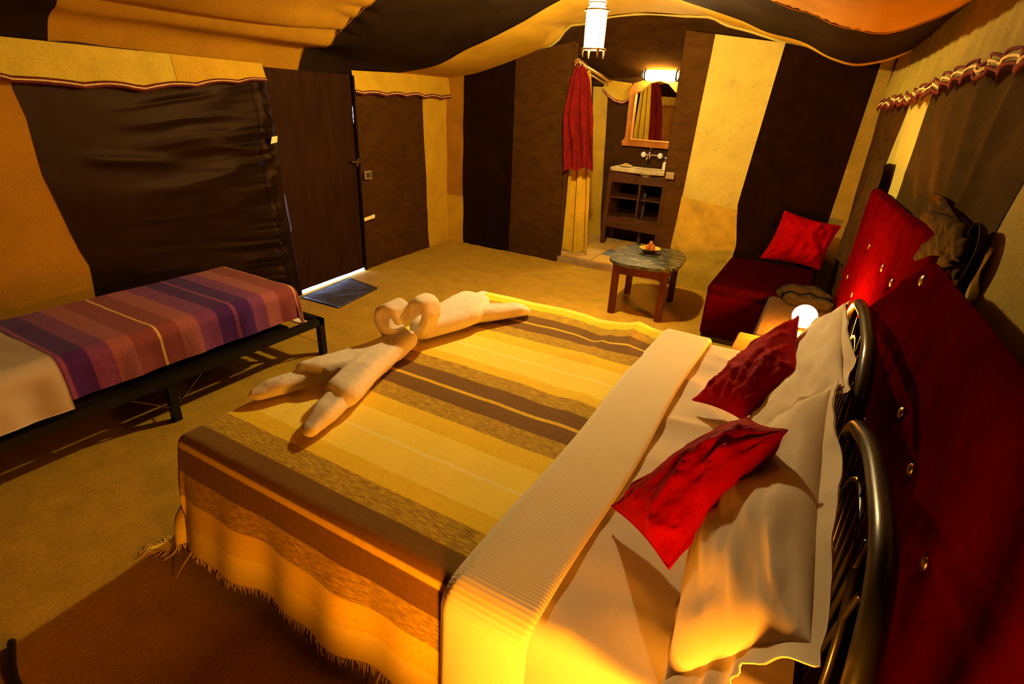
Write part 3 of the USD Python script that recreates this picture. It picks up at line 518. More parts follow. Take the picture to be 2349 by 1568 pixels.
# shower rail, curtain and red towel
SR = thing('shower_rail', 'brass shower rail sloping back into the wash room', 'curtain rail', (0, 0, 0))
obj('rail', tube([(-2.392, 5.365, 2.0), (-2.535, 6.69, 1.88)], .022, 14), 'brass', SR, smooth=40)
obj('lower_rail', tube([(-2.40, 5.45, 1.945), (-2.53, 6.60, 1.84)], .011, 10), 'brass', SR, smooth=40)
CU = thing('shower_curtain', 'yellow shower curtain hanging in folds below the red towel', 'curtain', (0, 0, 0))
s, z = np.meshgrid(np.linspace(0, 1, 60), np.linspace(0, 1, 40), indexing='ij')
wc = .055 + .115 * (1 - z) ** .7
cxx = -2.405 + .045 * (1 - z) + (s - .5) * 2 * wc; cyy = 5.58 + .05 * s + (0.022 * np.sin(s * 17 + 1.2) + .010 * np.sin(s * 31 + z * 4)) * (1 - .3 * z) + .03 * N3(s * 2, z * 3, 0, 77)
obj('curtain_cloth', slab(np.stack([cxx, cyy, .095 + z * 1.84 + 0.02 * np.sin(s * 9)], -1), .003), 'yellow_cloth', CU, smooth=True)
for i in range(7):
    c = np.array([-2.396 - .0042 * i, 5.40 + .035 * i, 1.996 - .0034 * i]); a = np.linspace(0, 2 * np.pi, 22, endpoint=False)
    obj('ring', tube(c + np.c_[.036 * np.cos(a), .008 * np.sin(a * 2 + i), .036 * np.sin(a) - .008], .005, 6, closed=True), 'brass', CU, smooth=True)
s, z = np.meshgrid(np.linspace(0, 1, 70), np.linspace(0, 1, 60), indexing='ij')
zz = 1.965 - 0.985 * z * (1 - .02 * np.sin(s * 3)) + .035 * s * z
w0 = np.interp(z, [0, .12, .38, .5, .75, 1], [.040, .105, .145, .155, .160, .168]); xc = np.interp(z, [0, .2, .4, .6, 1], [-2.375, -2.360, -2.345, -2.325, -2.285])
fold_ = np.cos(s * 19 + .6 * np.sin(z * 4)) * sstep(z, .02, .3)
yy = 5.40 + .03 * s - .030 * fold_ + .010 * np.sin(s * 37 + z * 5) - .05 * np.exp(-((s - .15) / .2) ** 2) * np.exp(-((z - .5) / .2) ** 2)
zz = zz + .015 * np.sin(s * 12)
rt = obj('red_towel', slab(np.stack([xc + (s - .5) * 2 * w0 * .93, yy, zz], -1), .006), 'red_towel', smooth=True); tag(rt, 'red towel draped over the shower rail in the wash room opening', 'towel')

# ---------------------------------------------------------------- things on the left wall
def on_left(s, z, k): P, n = f_left(np.array(s), np.array(z)); return P + n * k
SK = thing('wall_socket', 'small square brown socket on the brown cloth right of the door', 'socket', tuple(on_left(3.98, .92, .02)), -4.86 + 90)
obj('plate', box(-.045, .045, -.012, .012, -.04, .04, .006), 'switch_plastic', SK); obj('cover', box(-.028, .028, -.02, -.008, -.024, .024, .004), 'dark_plastic', SK)
T1 = obj('tape_strip', slab(np.array([[on_left(2.86, 1.255, .035), on_left(2.88, 1.305, .035)], [on_left(2.925, 1.265, .035), on_left(2.935, 1.31, .035)]])[:, ::-1], .002), 'tape'); tag(T1, 'slanted cream tape scrap on the gathered cloth left of the door', 'tape')
T2 = obj('tape_strip', slab(np.array([[on_left(3.875, .495, .03), on_left(3.877, .53, .03)], [on_left(4.035, .505, .03), on_left(4.037, .54, .03)]])[:, ::-1], .002), 'tape'); tag(T2, 'level cream tape strip on the brown cloth right of the door', 'tape')
g = np.stack(np.meshgrid(np.linspace(0, 1, 24), np.linspace(0, 1, 30), indexing='ij'), -1); c = [np.array(q) for q in ((-3.72, 2.945), (-3.284, 2.956), (-3.373, 3.52), (-3.80, 3.58))]
a, b = g[..., 0], g[..., 1]; q = ((1 - a) * (1 - b))[..., None] * c[0] + (a * (1 - b))[..., None] * c[1] + (a * b)[..., None] * c[2] + ((1 - a) * b)[..., None] * c[3]
dm = obj('door_mat', slab(np.concatenate([q, (0.008 + .006 * N3(q[..., 0] * 8, q[..., 1] * 8, 0, 9) + .003)[..., None]], -1), .003), 'mat_plastic', smooth=True); tag(dm, 'dark shiny plastic mat on the floor at the door', 'door mat')

# ---------------------------------------------------------------- lantern
LA = thing('hanging_lantern', 'glowing white glass lantern hanging from the tent roof', 'lantern', (-1.525, 3.66, 2.085))
a = np.linspace(0, 2 * np.pi, 8, endpoint=False)
obj('glass', lathe([(0, -.13), (.058, -.13), (.060, -.10), (.062, .06), (.066, .085), (.055, .105), (.03, .115), (0, .118)], 16), 'lantern_glass', LA, smooth=30)
bulb_ = trimesh.creation.icosphere(3, .040); bulb_.apply_translation([0, 0, -.01]); obj('bulb', bulb_, 'lantern_bulb', LA, smooth=True)
for zr, rr, tr_ in ((-.128, .076, .006), (.088, .074, .005), (.128, .052, .005)):
    aa = np.linspace(0, 2 * np.pi, 32, endpoint=False); obj('ring', tube(np.c_[rr * np.cos(aa), rr * np.sin(aa), np.full(32, zr)], tr_, 8, closed=True), 'brass', LA, smooth=True)
obj('cap', lathe([(.05, .118), (.056, .132), (.045, .148), (.02, .155), (0, .156)], 24), 'lantern_glass', LA, smooth=30)
for t_ in a[::2]:
    c_, s_ = math.cos(t_ + .4), math.sin(t_ + .4); obj('wire_arch', tube(spline([(.046 * c_, .046 * s_, .15), (.042 * c_, .042 * s_, .18), (.02 * c_, .02 * s_, .21), (0, 0, .222)], 10), .004, 6), 'lamp_metal', LA, smooth=True)
for t_ in a[1::2]:
    c_, s_ = math.cos(t_), math.sin(t_); obj('finial', tube([(.074 * c_, .074 * s_, -.125), (.076 * c_, .076 * s_, -.15), (.072 * c_, .072 * s_, -.178)], [.010, .008, .002], 8), 'brass', LA, smooth=40)
    obj('rib', tube([(.069 * c_, .069 * s_, -.128), (.071 * c_, .071 * s_, .088)], .0022, 6), 'brass', LA, smooth=True)
obj('hanger', tube([(0, 0, .215), (0, 0, .25), (0, 0, .56)], [.016, .013, .013], 10), 'lamp_metal', LA, smooth=40)

# ---------------------------------------------------------------- single bed on the left
SB = thing('single_bed', 'single bed on a black metal frame along the left wall', 'bed', (0, 0, 0))
X0, X1, Y0, Y1 = -3.48, -2.72, -0.35, 2.31
for xx in (X0 + .02, X1 - .02): obj('side_rail', bar((xx, Y0, .235), (xx, Y1, .235), .04, .045), 'black_metal', SB)
for yy in (Y0 + .02, Y1 - .02): obj('end_rail', bar((X0, yy, .235), (X1, yy, .235), .04, .045, up=(0, 0, 1)), 'black_metal', SB)
for yy in np.linspace(0.0, 2.20, 9): obj('slat', bar((X0 + .04, yy, .240), (X1 - .04, yy, .243), .05, .012), 'white_paper' if yy > 2.15 else 'black_metal', SB)
for yy in (Y1 - .02, 1.28, 0.0):
    for xx in (X0 + .02, X1 - .02):
        obj('leg', bar((xx, yy, 0), (xx, yy, .215), .04, .04), 'black_metal', SB)
        for s in ((-1,) if yy > 2 else (-1, 1)): obj('brace', bar((xx, yy, .07), (xx + (-.012 if xx > -3 else .012), yy + s * .20, .212), .012, .004), 'lamp_metal', SB)
obj('shade_board', box(X0 + .03, X1 - .055, Y0 + .03, Y1 - .24, .250, .262), 'black_metal', SB)  # added board, keeps lantern light off the carpet under the bed
obj('mattress', box(-3.475, -2.80, -0.3, 2.13, .27, .478, .07), 'white_linen', SB, smooth=40)
def single_cover(y0, y1, t, front, end, amp, seed, nv=160, top=.495, back=.08, out=0.0):
    """A cloth over the single bed: u across x (front drop last), v along y; also the uv."""
    v = np.linspace(y0, y1, nv); r = .065
    A = np.linspace(-0.645, front, 100); U, V = np.meshgrid(A, v, indexing='ij')   # U < 0 on top (distance from the front edge), > 0 down the front
    ev = np.maximum(0, V - 2.15 + .02); eu = np.maximum(0, U); d = np.hypot(eu, ev) + 1e-9
    bend = np.where(d < r * 1.57, r * np.sin(np.clip(d / r, 0, 1.57)), r + (d - r * 1.57) * .10); drop = np.where(d < r * 1.57, r * (1 - np.cos(np.clip(d / r, 0, 1.57))), r + (d - r * 1.57) * .99)
    x = -2.84 + out * sstep(U, -.15, .03) + np.minimum(U, 0) + bend * eu / d; y = np.minimum(V, 2.13) + bend * ev / d
    drop = np.minimum(drop, .25 + t)
    z = top + t - drop
    f = N3(x * 3, y * 3, z * 3, seed) * 2 * amp + ridged(x * 5 + z * 4, y * 3 - z * 2, 0, seed + 40) * amp * .35 + sstep(d, .05, .25) * np.sin(np.arctan2(ev, eu + 1e-6) * 9 + .7) * .014 * (eu > 0.01) * (ev > 0.01) + sstep(eu, .03, .2) * (np.sin(V * 19 + seed) * .006 + np.sin(V * 41 + 2 * seed) * .003)
    P = np.stack([x, y, z], -1); nn = grid(P).vertex_normals.reshape(P.shape).copy(); nn *= np.sign(nn[..., 2:3] + .3 * nn[..., 0:1] + 1e-6)
    return P + nn * (f + .004)[..., None], np.stack([U, V], -1).reshape(-1, 2)
P, uv = single_cover(-.35, .86, .030, .275, 0, .034, 3, 120, out=.034)
o = obj('bed_sheet', slab(P[:, ::-1][::-1][::-1], .006), 'white_linen', smooth=True); tag(o, 'rumpled white sheet over the head half of the single bed', 'sheet')
P, uv = single_cover(.70, 2.345, .010, .235, 0, .006, 5, 190)
o = obj('purple_blanket', grid(P), 'purple_stripes', uv=uv); tag(o, 'purple and rust striped blanket on the single bed', 'blanket')
o = obj('cable', tube(spline([(-1.905, .255, .008), (-1.85, .235, .012), (-1.79, .215, .010), (-1.70, .20, .010)], 20), .012, 10), 'black_metal', smooth=True); tag(o, 'short black cable end on the carpet at the bottom left corner', 'cable')

# ---------------------------------------------------------------- double bed
BX0, BY0, BY1, ZT = -1.775, .855, 2.80, .50
DB = thing('double_bed', 'double bed with a black hooped iron headboard', 'bed', (0, 0, 0))
obj('mattress', box(-1.77, .17, .88, 2.77, .24, ZT - .016, .06), 'white_linen', DB, smooth=40)
obj('bed_base', box(-1.70, .16, .95, 2.70, .12, .24, .01), 'dark_wood', DB)
for xx in (-1.62, .08):
    for yy in (1.02, 2.62): obj('leg', box(xx - .04, xx + .04, yy - .04, yy + .04, 0, .12), 'dark_wood', DB)
hx = .225
def hoop(pts): return spline([(hx, y, z) for y, z in pts], 60)
h1 = [(2.80, .25), (2.81, .55), (2.79, .80), (2.68, .895), (2.50, .945), (2.25, .985), (2.0, .995), (1.85, .982), (1.76, .93), (1.70, .87), (1.68, .70), (1.68, .28)]
h2 = [(1.70, .28), (1.70, .60), (1.69, .77), (1.62, .845), (1.50, .895), (1.38, .937), (1.18, .98), (1.05, .99), (.93, .985), (.86, .955), (.80, .895), (.755, .80), (.745, .55), (.745, .25)]
for h in (h1, h2): obj('hoop', tube(hoop(h), .0225, 14), 'iron_tube', DB, smooth=True, label='black tubular hoop')
for yc, w in ((2.25, .42), (1.22, .36)):
    for k in np.linspace(-1, 1, 7):
        yb = yc + k * w * .75; zt = .95 - .10 * k * k
        obj('spindle', tube(spline([(hx, yc + k * .10, .40), (hx, yc + k * w * .5, .62), (hx, yb, zt)], 12), .006, 8), 'iron_tube', DB, smooth=True)
    a = np.linspace(0, np.pi, 20); obj('inner_arch', tube(np.c_[np.full(20, hx), yc + w * .8 * np.cos(a), .55 + .33 * np.sin(a)], .008, 8), 'iron_tube', DB, smooth=True)
obj('cross_bar', bar((hx, .75, .30), (hx, 2.80, .30), .03), 'iron_tube', DB)
for yy in (.75, 1.70, 2.80): obj('post', tube([(hx, yy, 0), (hx, yy, .3)], .02, 10), 'iron_tube', DB, smooth=40)

def bend_off(d, r, flare):
    q = np.clip(d / r, 0, np.pi / 2); far = np.maximum(0, d - r * np.pi / 2)
    return r * np.sin(q) + far * flare, r * (1 - np.cos(q)) + far * math.sqrt(1 - flare ** 2)
def drape(U, V, x0, y0, y1, zt, r=.042, flare=.10, wav=.0, zmin=.012, xfoot=True):
    du = np.maximum(0, x0 - U) if xfoot else 0 * U; dn = np.maximum(0, y0 - V); df = np.maximum(0, V - y1); dv = dn + df; sg = np.where(dn > 0, -1, 1)
    d = np.hypot(du, dv) + 1e-9; h, drop = bend_off(d, r, flare)
    over = np.maximum(0, drop - (zt - zmin)); drop = np.minimum(drop, zt - zmin); h = h + over * .85
    x = np.maximum(U, x0) - h * du / d if xfoot else U; y = np.clip(V, y0, y1) + sg * h * dv / d
    k = sstep(d, .05, .40); ph = U * 9 + V * 9 * (du > 0)
    w = wav * k * (np.sin(ph * 1.3 + 1) + .6 * np.sin(ph * 2.9 + 2))
    return np.stack([x - w * du / d, y + sg * w * dv / d, zt - drop], -1), d
# striped blanket, turned under the sheet's fold
U, V = np.meshgrid(np.linspace(BX0 - .47, -.50, 170), np.linspace(BY0 - .46, BY1 + .38, 290), indexing='ij')
P, d = drape(U, V, BX0, BY0, BY1, ZT + .006, flare=.17, wav=.014)
lift = sstep(d, .0, .05)
ruck = sstep(U, -1.35, -.75) * (1 - sstep(U, -.62, -.52)); far_ = sstep(V, 2.0, 2.6)
wr = ridged(U * 3.2 + V * .35, V * 1.1, 0, 91) * .024 * ruck * (.35 + far_) * sstep(V, 1.3, 1.9) + N3(U * 2.5, V * 2.5, 0, 92) * .014 + N3(U * 9, V * 5, 0, 93) * .005 + ridged(U * 9, V * 2, 0, 94) * .008 * far_ * ruck
P[..., 2] += (wr + .004) * (1 - lift) + .0
P[..., 2] += sstep(d, .05, .3) * 0
cut = .46 - .10 * np.exp(-((U + 1.45) / .18) ** 2) + .02 * np.sin(U * 13)
stp = (V - BY0)
obj_b = thing('striped_blanket', 'yellow and brown striped blanket with a fringe on the double bed', 'blanket', (0, 0, 0))
obj('blanket_cloth', grid(P), 'yellow_stripes', obj_b, uv=np.stack([U, V], -1).reshape(-1, 2))
rng = random.Random(12); tr = []
def strand(p, q, w): 
    p, q = np.array(p), np.array(q); mid = (p + q) / 2 + [rng.uniform(-.004, .004), rng.uniform(-.004, .004), 0]; return tube([p, mid, q], [w, w * .9, w * .35], 5)
E0 = P[:, 0]; E1 = P[0, :]
for edge, ax in ((E0, 0), (E1, 1)):
    L = np.r_[0, np.cumsum(np.linalg.norm(np.diff(edge, axis=0), axis=1))]
    for q in np.arange(0, L[-1], .0085):
        p = np.array([np.interp(q, L, edge[:, i]) for i in range(3)]); ln = rng.uniform(.02, .05) * (1.5 if rng.random() < .08 else 1)
        if p[2] > ln + .012: e = p + [rng.uniform(-.008, .008), rng.uniform(-.008, .004), -ln]
        else: e = np.array([p[0], p[1], .008]) + ([rng.uniform(-.01, .01), -ln, 0] if ax == 0 else [-ln, rng.uniform(-.01, .01), 0])
        tr.append(strand(p, e, .0028))
obj('fringe', cat(*tr), 'fringe_cloth', obj_b, smooth=True, kind='stuff')
# bottom sheet at the head
U, V = np.meshgrid(np.linspace(-.525, .19, 90), np.linspace(BY0 - .40, BY1 + .36, 220), indexing='ij')
P, d = drape(U, V, -5, BY0, BY1, ZT + .002, flare=.06, wav=.006, xfoot=False)
top = 1 - sstep(d, 0, .04)
P[..., 2] += top * sstep(U, -.52, -.40) * (N3(U * 3, V * 3, 0, 101) * .016 + ridged(U * 2.0, V * 7, 0, 102) * .009 * sstep(U, -.4, -.3))
P[..., 2] += .002
o = obj('fitted_sheet', grid(P), 'white_linen', smooth=True); tag(o, 'cream white bed sheet on the head end of the double bed', 'sheet')
# ribbed fold of the upper sheet: a soft slab across the bed, hanging down on both sides
def fold_band():
    V = np.linspace(BY0 - .44, BY1 + .30, 260); th = .026
    prof_ = []
    for k in np.linspace(0, 1, 26): prof_.append((-.605 + .235 * k, th * (0.35 + .65 * sstep(k, 0, .10))))
    for a in np.linspace(np.pi / 2, -np.pi / 2, 10)[1:]: prof_.append((-.37 + .018 * np.cos(a), th / 2 + th / 2 * np.sin(a)))
    pr = np.array(prof_); K, VV = np.meshgrid(np.arange(len(pr)), V, indexing='ij'); U = pr[K, 0] + .012 * np.sin(VV * 5) * .6 - .02 * (VV - 1.8) * .3; H = pr[K, 1]
    P, d = drape(U, VV, -5, BY0 - .005, BY1 + .005, ZT + .010, r=.06, flare=.10, wav=.008, xfoot=False)
    nn = np.zeros_like(P); dn = np.maximum(0, BY0 - .005 - VV); df = np.maximum(0, VV - BY1 - .005); q = np.clip((dn + df) / .06, 0, np.pi / 2)
    nn[..., 2] = np.cos(q); nn[..., 1] = np.where(dn > 0, -np.sin(q), np.sin(q))
    P = P + nn * (H + N3(U * 4, VV * 3, 0, 111) * .008)[..., None]
    # sits on the blanket along its left edge
    return grid(P), np.stack([np.cumsum(np.r_[0, np.hypot(*np.diff(pr, axis=0).T)])[K], VV], -1).reshape(-1, 2)
g, uv = fold_band()
o = obj('folded_top_sheet', g, 'rib_linen', uv=uv); tag(o, 'ribbed cream top sheet folded back in a band across the striped blanket', 'sheet')

# pillows with flat borders
def flanged(name, c, thick, label, seed, fl=.05, amp=.02, drop=0.0):
    t = thing(name, label, 'pillow', (0, 0, 0), group=None)
    c = [np.array(p, float) for p in c]; m = sum(c) / 4
    obj('pillow_body', pillow(c, thick, 44, .05, amp, 4, seed), 'white_linen', t, smooth=True)
    n = 40; ring_i, ring_o = [], []
    for i in range(4):
        a, b = c[i], c[(i + 1) % 4]
        for k in np.linspace(0, 1, n, endpoint=False):
            p = a + (b - a) * k; pin = 1 - .05 * (1 - (2 * k - 1) ** 2)
            ring_i.append(m + (p - m) * pin * .97); ring_o.append(p)
    ring_i, ring_o = np.array(ring_i), np.array(ring_o)
    nrm = np.cross(c[1] - c[0], c[3] - c[0]); nrm /= np.linalg.norm(nrm)
    out = ring_o - m; out /= np.linalg.norm(out, axis=1, keepdims=True)
    Pg = np.stack([ring_i + (ring_o - ring_i) * k + out * fl * k * (1.0 + .35 * np.exp(-((np.arange(len(out)) % n) / 3.0) ** 2 ) )[:, None] + nrm * (np.sin(np.arange(len(out)) * .22 + seed)[:, None] * .008 + N3(np.arange(len(out)) * .12, seed, 0, seed)[:, None] * .07) * k for k in np.linspace(0, 1, 8)], 1)
    Pg = np.concatenate([Pg, Pg[:1]], 0)
    Pg[..., 2] = np.maximum(Pg[..., 2], .515)
    obj('flange', slab(Pg, .004), 'white_linen', t, smooth=True); return t
flanged('white_pillow', [(-.05, 1.68, .555), (-.03, 2.64, .555), (.172, 2.58, .925), (.178, 1.74, .91)], .13, 'white pillow with a creased border at the far side, behind the bright red cushion', 3, .025, .022)
flanged('white_pillow', [(-.050, .80, .575), (-.06, 1.70, .585), (.145, 1.72, .90), (.150, .78, .865)], .22, 'white bordered pillow at the near side, lit yellow by the bedside lamp', 8, .04, .020)

# red cushions on the bed
def cushion(name, c, thick, label, mat, seed, amp=.014, pinch=.06, **k):
    t = thing(name, label, 'cushion', (0, 0, 0)); obj('cushion_body', pillow(c, thick, 46, pinch, amp, 5, seed, power=2.0), mat, t, smooth=True)
    cc = [np.array(p) for p in c]; ee = []
    for i in range(4):
        a, b = cc[i], cc[(i + 1) % 4]; m = sum(cc) / 4
        for q in np.linspace(-1, 1, 20)[:-1]:
            p = (a + b) / 2 + (b - a) / 2 * q; ee.append(p + (m - (a + b) / 2) * pinch * (1 - q * q))
    obj('seam', tube(np.array(ee), .004, 6, closed=True), mat, t, smooth=True); return t
cushion('red_cushion', [(-.278, 2.06, .555), (-.076, 1.90, .62), (.058, 2.03, .80), (.016, 2.45, .87)], .17, 'bright red velvet cushion leaning on the far white pillow', 'red_cushion', 5)
cushion('red_cushion', [(-.335, 1.27, .555), (-.117, 1.05, .63), (.050, 1.30, .95), (-.045, 1.42, .89)], .17, 'deep red velvet cushion leaning on the near white pillow', 'red_cushion', 9)

# towel figures
WH = 'towel_white'; zb = ZT + .026
SWN = thing('towel_swan', 'white towel folded as a swan, its two tails towards the viewer', 'towel', (0, 0, 0))
X, Yd = (1, 0, 0), (0, 1, 0)
body = blob([
    [((-1.60, 1.83, zb + .045), .044, .022, (1, .2, 0)), ((-1.585, 1.68, zb + .042), .042, .048, (1, .1, 0)), ((-1.62, 1.50, zb + .042), .042, .058, (1, 0, 0)), ((-1.665, 1.385, zb + .044), .044, .048, (1, .3, 0)), ((-1.678, 1.350, zb + .044), .044, .046, (1, .3, 0))],
    [((-1.665, 1.40, zb + .030), .030, .036, (1, .3, 0)), ((-1.735, 1.20, zb + .028), .029, .026, (1, .3, 0)), ((-1.757, 1.12, zb + .016), .017, .016, (1, .3, 0))],
    [((-1.575, 1.66, zb + .042), .042, .036, (1, .1, 0)), ((-1.52, 1.46, zb + .048), .046, .036, (1, -.2, 0)), ((-1.475, 1.33, zb + .046), .046, .038, (1, -.2, 0)), ((-1.462, 1.29, zb + .045), .045, .036, (1, -.2, 0))],
    [((-1.475, 1.34, zb + .034), .034, .030, (1, -.2, 0)), ((-1.42, 1.16, zb + .032), .032, .024, (1, -.2, 0)), ((-1.395, 1.06, zb + .017), .018, .014, (1, -.2, 0))],
    [((-1.60, 1.82, zb + .04), .030, .025, Yd), ((-1.655, 1.80, zb + .09), .022, .045, Yd), ((-1.690, 1.80, zb + .14), .020, .050, Yd), ((-1.688, 1.805, zb + .19), .020, .050, Yd), ((-1.650, 1.81, zb + .215), .020, .050, Yd), ((-1.618, 1.82, zb + .195), .020, .048, Yd), ((-1.605, 1.83, zb + .14), .018, .040, Yd)]], .010, 5)
obj('swan_body', wrinkle(wrinkle(body, .004, 14, 4), .002, 60, 5), WH, SWN, smooth=True)
obj('care_label', slab(np.array([[(-1.785, 1.16, zb + .012), (-1.765, 1.22, zb + .045)], [(-1.735, 1.17, zb + .040), (-1.72, 1.225, zb + .062)]]), .002), 'tag_paper', SWN, smooth=False, label='grey care label')
SW2 = thing('towel_swan', 'white towel folded as a swan, its two tails towards the back wall', 'towel', (0, 0, 0))
body = blob([
    [((-1.60, 1.96, zb + .05), .046, .026, X), ((-1.59, 2.08, zb + .052), .046, .06, X), ((-1.575, 2.24, zb + .055), .046, .09, X), ((-1.61, 2.40, zb + .05), .042, .082, X), ((-1.655, 2.52, zb + .042), .036, .062, X)],
    [((-1.645, 2.50, zb + .03), .022, .012, X), ((-1.68, 2.60, zb + .026), .020, .010, X), ((-1.69, 2.68, zb + .02), .016, .008, X)],
    [((-1.565, 2.24, zb + .04), .032, .04, X), ((-1.49, 2.34, zb + .042), .040, .034, (1, -1, 0)), ((-1.41, 2.46, zb + .036), .034, .030, (1, -1, 0)), ((-1.362, 2.53, zb + .034), .032, .030, (1, -1, 0)), ((-1.335, 2.58, zb + .020), .018, .020, (1, -1, 0))],
    [((-1.59, 1.95, zb + .04), .032, .022, Yd), ((-1.545, 1.94, zb + .10), .020, .042, Yd), ((-1.512, 1.935, zb + .16), .020, .046, Yd), ((-1.528, 1.93, zb + .215), .020, .046, Yd), ((-1.572, 1.925, zb + .228), .020, .046, Yd), ((-1.602, 1.92, zb + .195), .020, .042, Yd), ((-1.600, 1.915, zb + .15), .018, .036, Yd)]], .012, 10)
obj('swan_body', wrinkle(wrinkle(body, .004, 14, 9), .002, 60, 6), WH, SW2, smooth=True)

# ---------------------------------------------------------------- red buttoned panels against the right wall
def red_panel(label, outline, depth, base, buttons, seed):
    """outline: (y, z) polygon; base(y, z) -> x of its face; pulled-in buttons."""
    t = thing('headboard_panel', label, 'headboard panel', (0, 0, 0))
    o = np.array(outline, float); poly = Polygon(o).buffer(-.03).buffer(.03, 6)
    y0, z0, y1, z1 = poly.bounds; ny, nz = 130, 90
    # map a unit square to the outline: for each y the span of z
    from shapely.geometry import LineString
    ys_ = np.linspace(y0 + .002, y1 - .002, ny); P = np.zeros((ny, nz, 3))
    for i, y in enumerate(ys_):
        sp = poly.intersection(LineString([(y, z0 - 1), (y, z1 + 1)])).bounds; P[i, :, 1] = y; P[i, :, 2] = np.linspace(sp[1], sp[3], nz)
    Yg, Zg = P[..., 1], P[..., 2]; u = np.linspace(0, 1, ny)[:, None]; v = np.linspace(0, 1, nz)[None]
    ed = np.minimum(np.minimum(u, 1 - u) * (y1 - y0), np.minimum(v, 1 - v) * (Zg.max(1) - Zg.min(1))[:, None])
    puff = .018 * np.sqrt(np.clip(1 - (1 - np.clip(ed / .05, 0, 1)) ** 2, 0, 1)) - .018
    for by_, bz_ in buttons:
        r = np.hypot(Yg - by_, Zg - bz_); puff = puff - .024 * np.exp(-(r / .035) ** 2) - .008 * np.exp(-(r / .12) ** 2) + .004 * np.cos(np.arctan2(Zg - bz_, Yg - by_) * 6) * np.exp(-(r / .10) ** 2) * (r > .01)
    puff = puff + N3(Yg * 3, Zg * 9, 0, seed) * .012 + ridged(Yg * 9 + Zg * 3, Zg * 2, 0, seed + 1) * .003
    P[..., 0] = base(Yg, Zg) - puff
    m = slab(P[:, ::-1], depth)
    obj('upholstery', m, 'red_velvet', t, smooth=50)
    for by_, bz_ in buttons:
        b_ = trimesh.creation.icosphere(2, .014); b_.apply_scale([.7, 1.2, 1.5]); b_.apply_translation([base(np.array(by_), np.array(bz_)) + .016, by_, bz_]); obj('button', b_, 'brass', t, smooth=True, label='small brass button')
    return t
b1 = lambda y, z: .232 + .09 * (4.2 - y) + .035 * (z - 1.25)
red_panel('far red velvet headboard panel with brass buttons, its corner by the sitting cube', [(4.20, .28), (4.20, 1.235), (4.0, 1.25), (3.2, 1.245), (2.45, 1.255), (2.45, .28)], .036, b1,
          [(y, z) for z in (.955, .66, .40) for y in (3.71, 3.215, 2.94)] + [(y, z) for z in (.68,) for y in (4.05,)], 120)
b2 = lambda y, z: .325 + .09 * (2.16 - y) + .03 * (z - 1.2)
red_panel('near red velvet headboard panel behind the iron hoops', [(2.95, .15), (2.95, .72), (2.74, .885), (2.43, 1.074), (2.20, 1.215), (2.10, 1.235), (1.73, 1.223), (1.26, 1.206), (.2, 1.18), (-.25, 1.17), (-.25, .15)], .06, b2,
          [(2.49, .796), (1.85, .821), (1.608, .771), (1.312, .704), (.95, .70), (2.168, 1.16), (2.17, .60)], 130)

# knotted cloth, hanging strip
KN = thing('knotted_cloth', 'brown cloth tied in a loose knot over the top of the red panels', 'cloth', (0, 0, 0))
UP = (0, .3, 1)
def kb(pts, r_, w_): return [((x, y, z), r_ * q, w_ * q, UP) for (x, y, z), q in pts]
obj('knot_roll', wrinkle(blob([kb([((.366, 2.80, 1.285), .55), ((.382, 2.60, 1.292), .9), ((.398, 2.40, 1.298), 1.1), ((.412, 2.25, 1.305), 1.0)], .019, .016),
     kb([((.376, 2.69, 1.137), .5), ((.383, 2.58, 1.185), .9), ((.394, 2.44, 1.240), 1.15), ((.412, 2.25, 1.292), 1.0)], .020, .020),
     kb([((.400, 2.40, 1.178), .5), ((.410, 2.28, 1.225), .9), ((.418, 2.19, 1.275), 1.1)], .017, .018)], .012, 8), .010, 22, 3), 'knot_cloth', KN, smooth=True)
ht = np.linspace(0, 1, 24); flap_o = spline([(.362, 2.85, 1.345), (.372, 2.75, 1.378), (.390, 2.53, 1.364), (.408, 2.33, 1.336), (.420, 2.20, 1.318)], 24); flap_i = spline([(.385, 2.80, 1.300), (.400, 2.62, 1.318), (.412, 2.45, 1.325), (.424, 2.28, 1.315), (.430, 2.20, 1.305)], 24)
obj('loop', slab(np.stack([flap_o + (flap_i - flap_o) * k + np.array([.030 * math.sin(k * np.pi), 0, 0]) for k in np.linspace(0, 1, 8)], 1), .005), 'knot_cloth', KN, smooth=True)
w_o = spline([(.414, 2.22, 1.318), (.420, 2.12, 1.358), (.424, 2.085, 1.31), (.424, 2.10, 1.23), (.426, 2.13, 1.13)], 24); w_i = spline([(.425, 2.30, 1.29), (.445, 2.22, 1.30), (.45, 2.20, 1.27), (.45, 2.20, 1.20), (.44, 2.20, 1.10)], 24)
obj('tail', slab(np.stack([w_o + (w_i - w_o) * k + np.array([.025 * math.sin(k * np.pi), 0, 0]) for k in np.linspace(0, 1, 8)], 1), .005), 'knot_cloth', KN, smooth=True)
eL = spline([(.212, 4.72, 1.36), (.207, 4.70, 1.15), (.196, 4.86, .935), (.178, 5.06, .73), (.178, 5.05, .56)], 50); eR = spline([(.262, 4.09, 1.41), (.262, 4.07, 1.27), (.256, 4.13, 1.10), (.248, 4.24, .92), (.244, 4.28, .70)], 50)
kk = np.linspace(0, 1, 24)[:, None, None]; P = eL[None] * (1 - kk) + eR[None] * kk
P[..., 0] += -.012 * np.sin(kk[..., 0] * 8) + .006 * np.sin(np.linspace(0, 9, 50))[None]; P[..., 2] += .02 * np.sin(kk[..., 0] * 7) * np.linspace(0, 1, 50)[None]
o = obj('hanging_cloth', slab(P, .004), 'knot_cloth', smooth=True); tag(o, 'torn brown cloth strip hanging on the wall at the far end of the red panel', 'cloth')

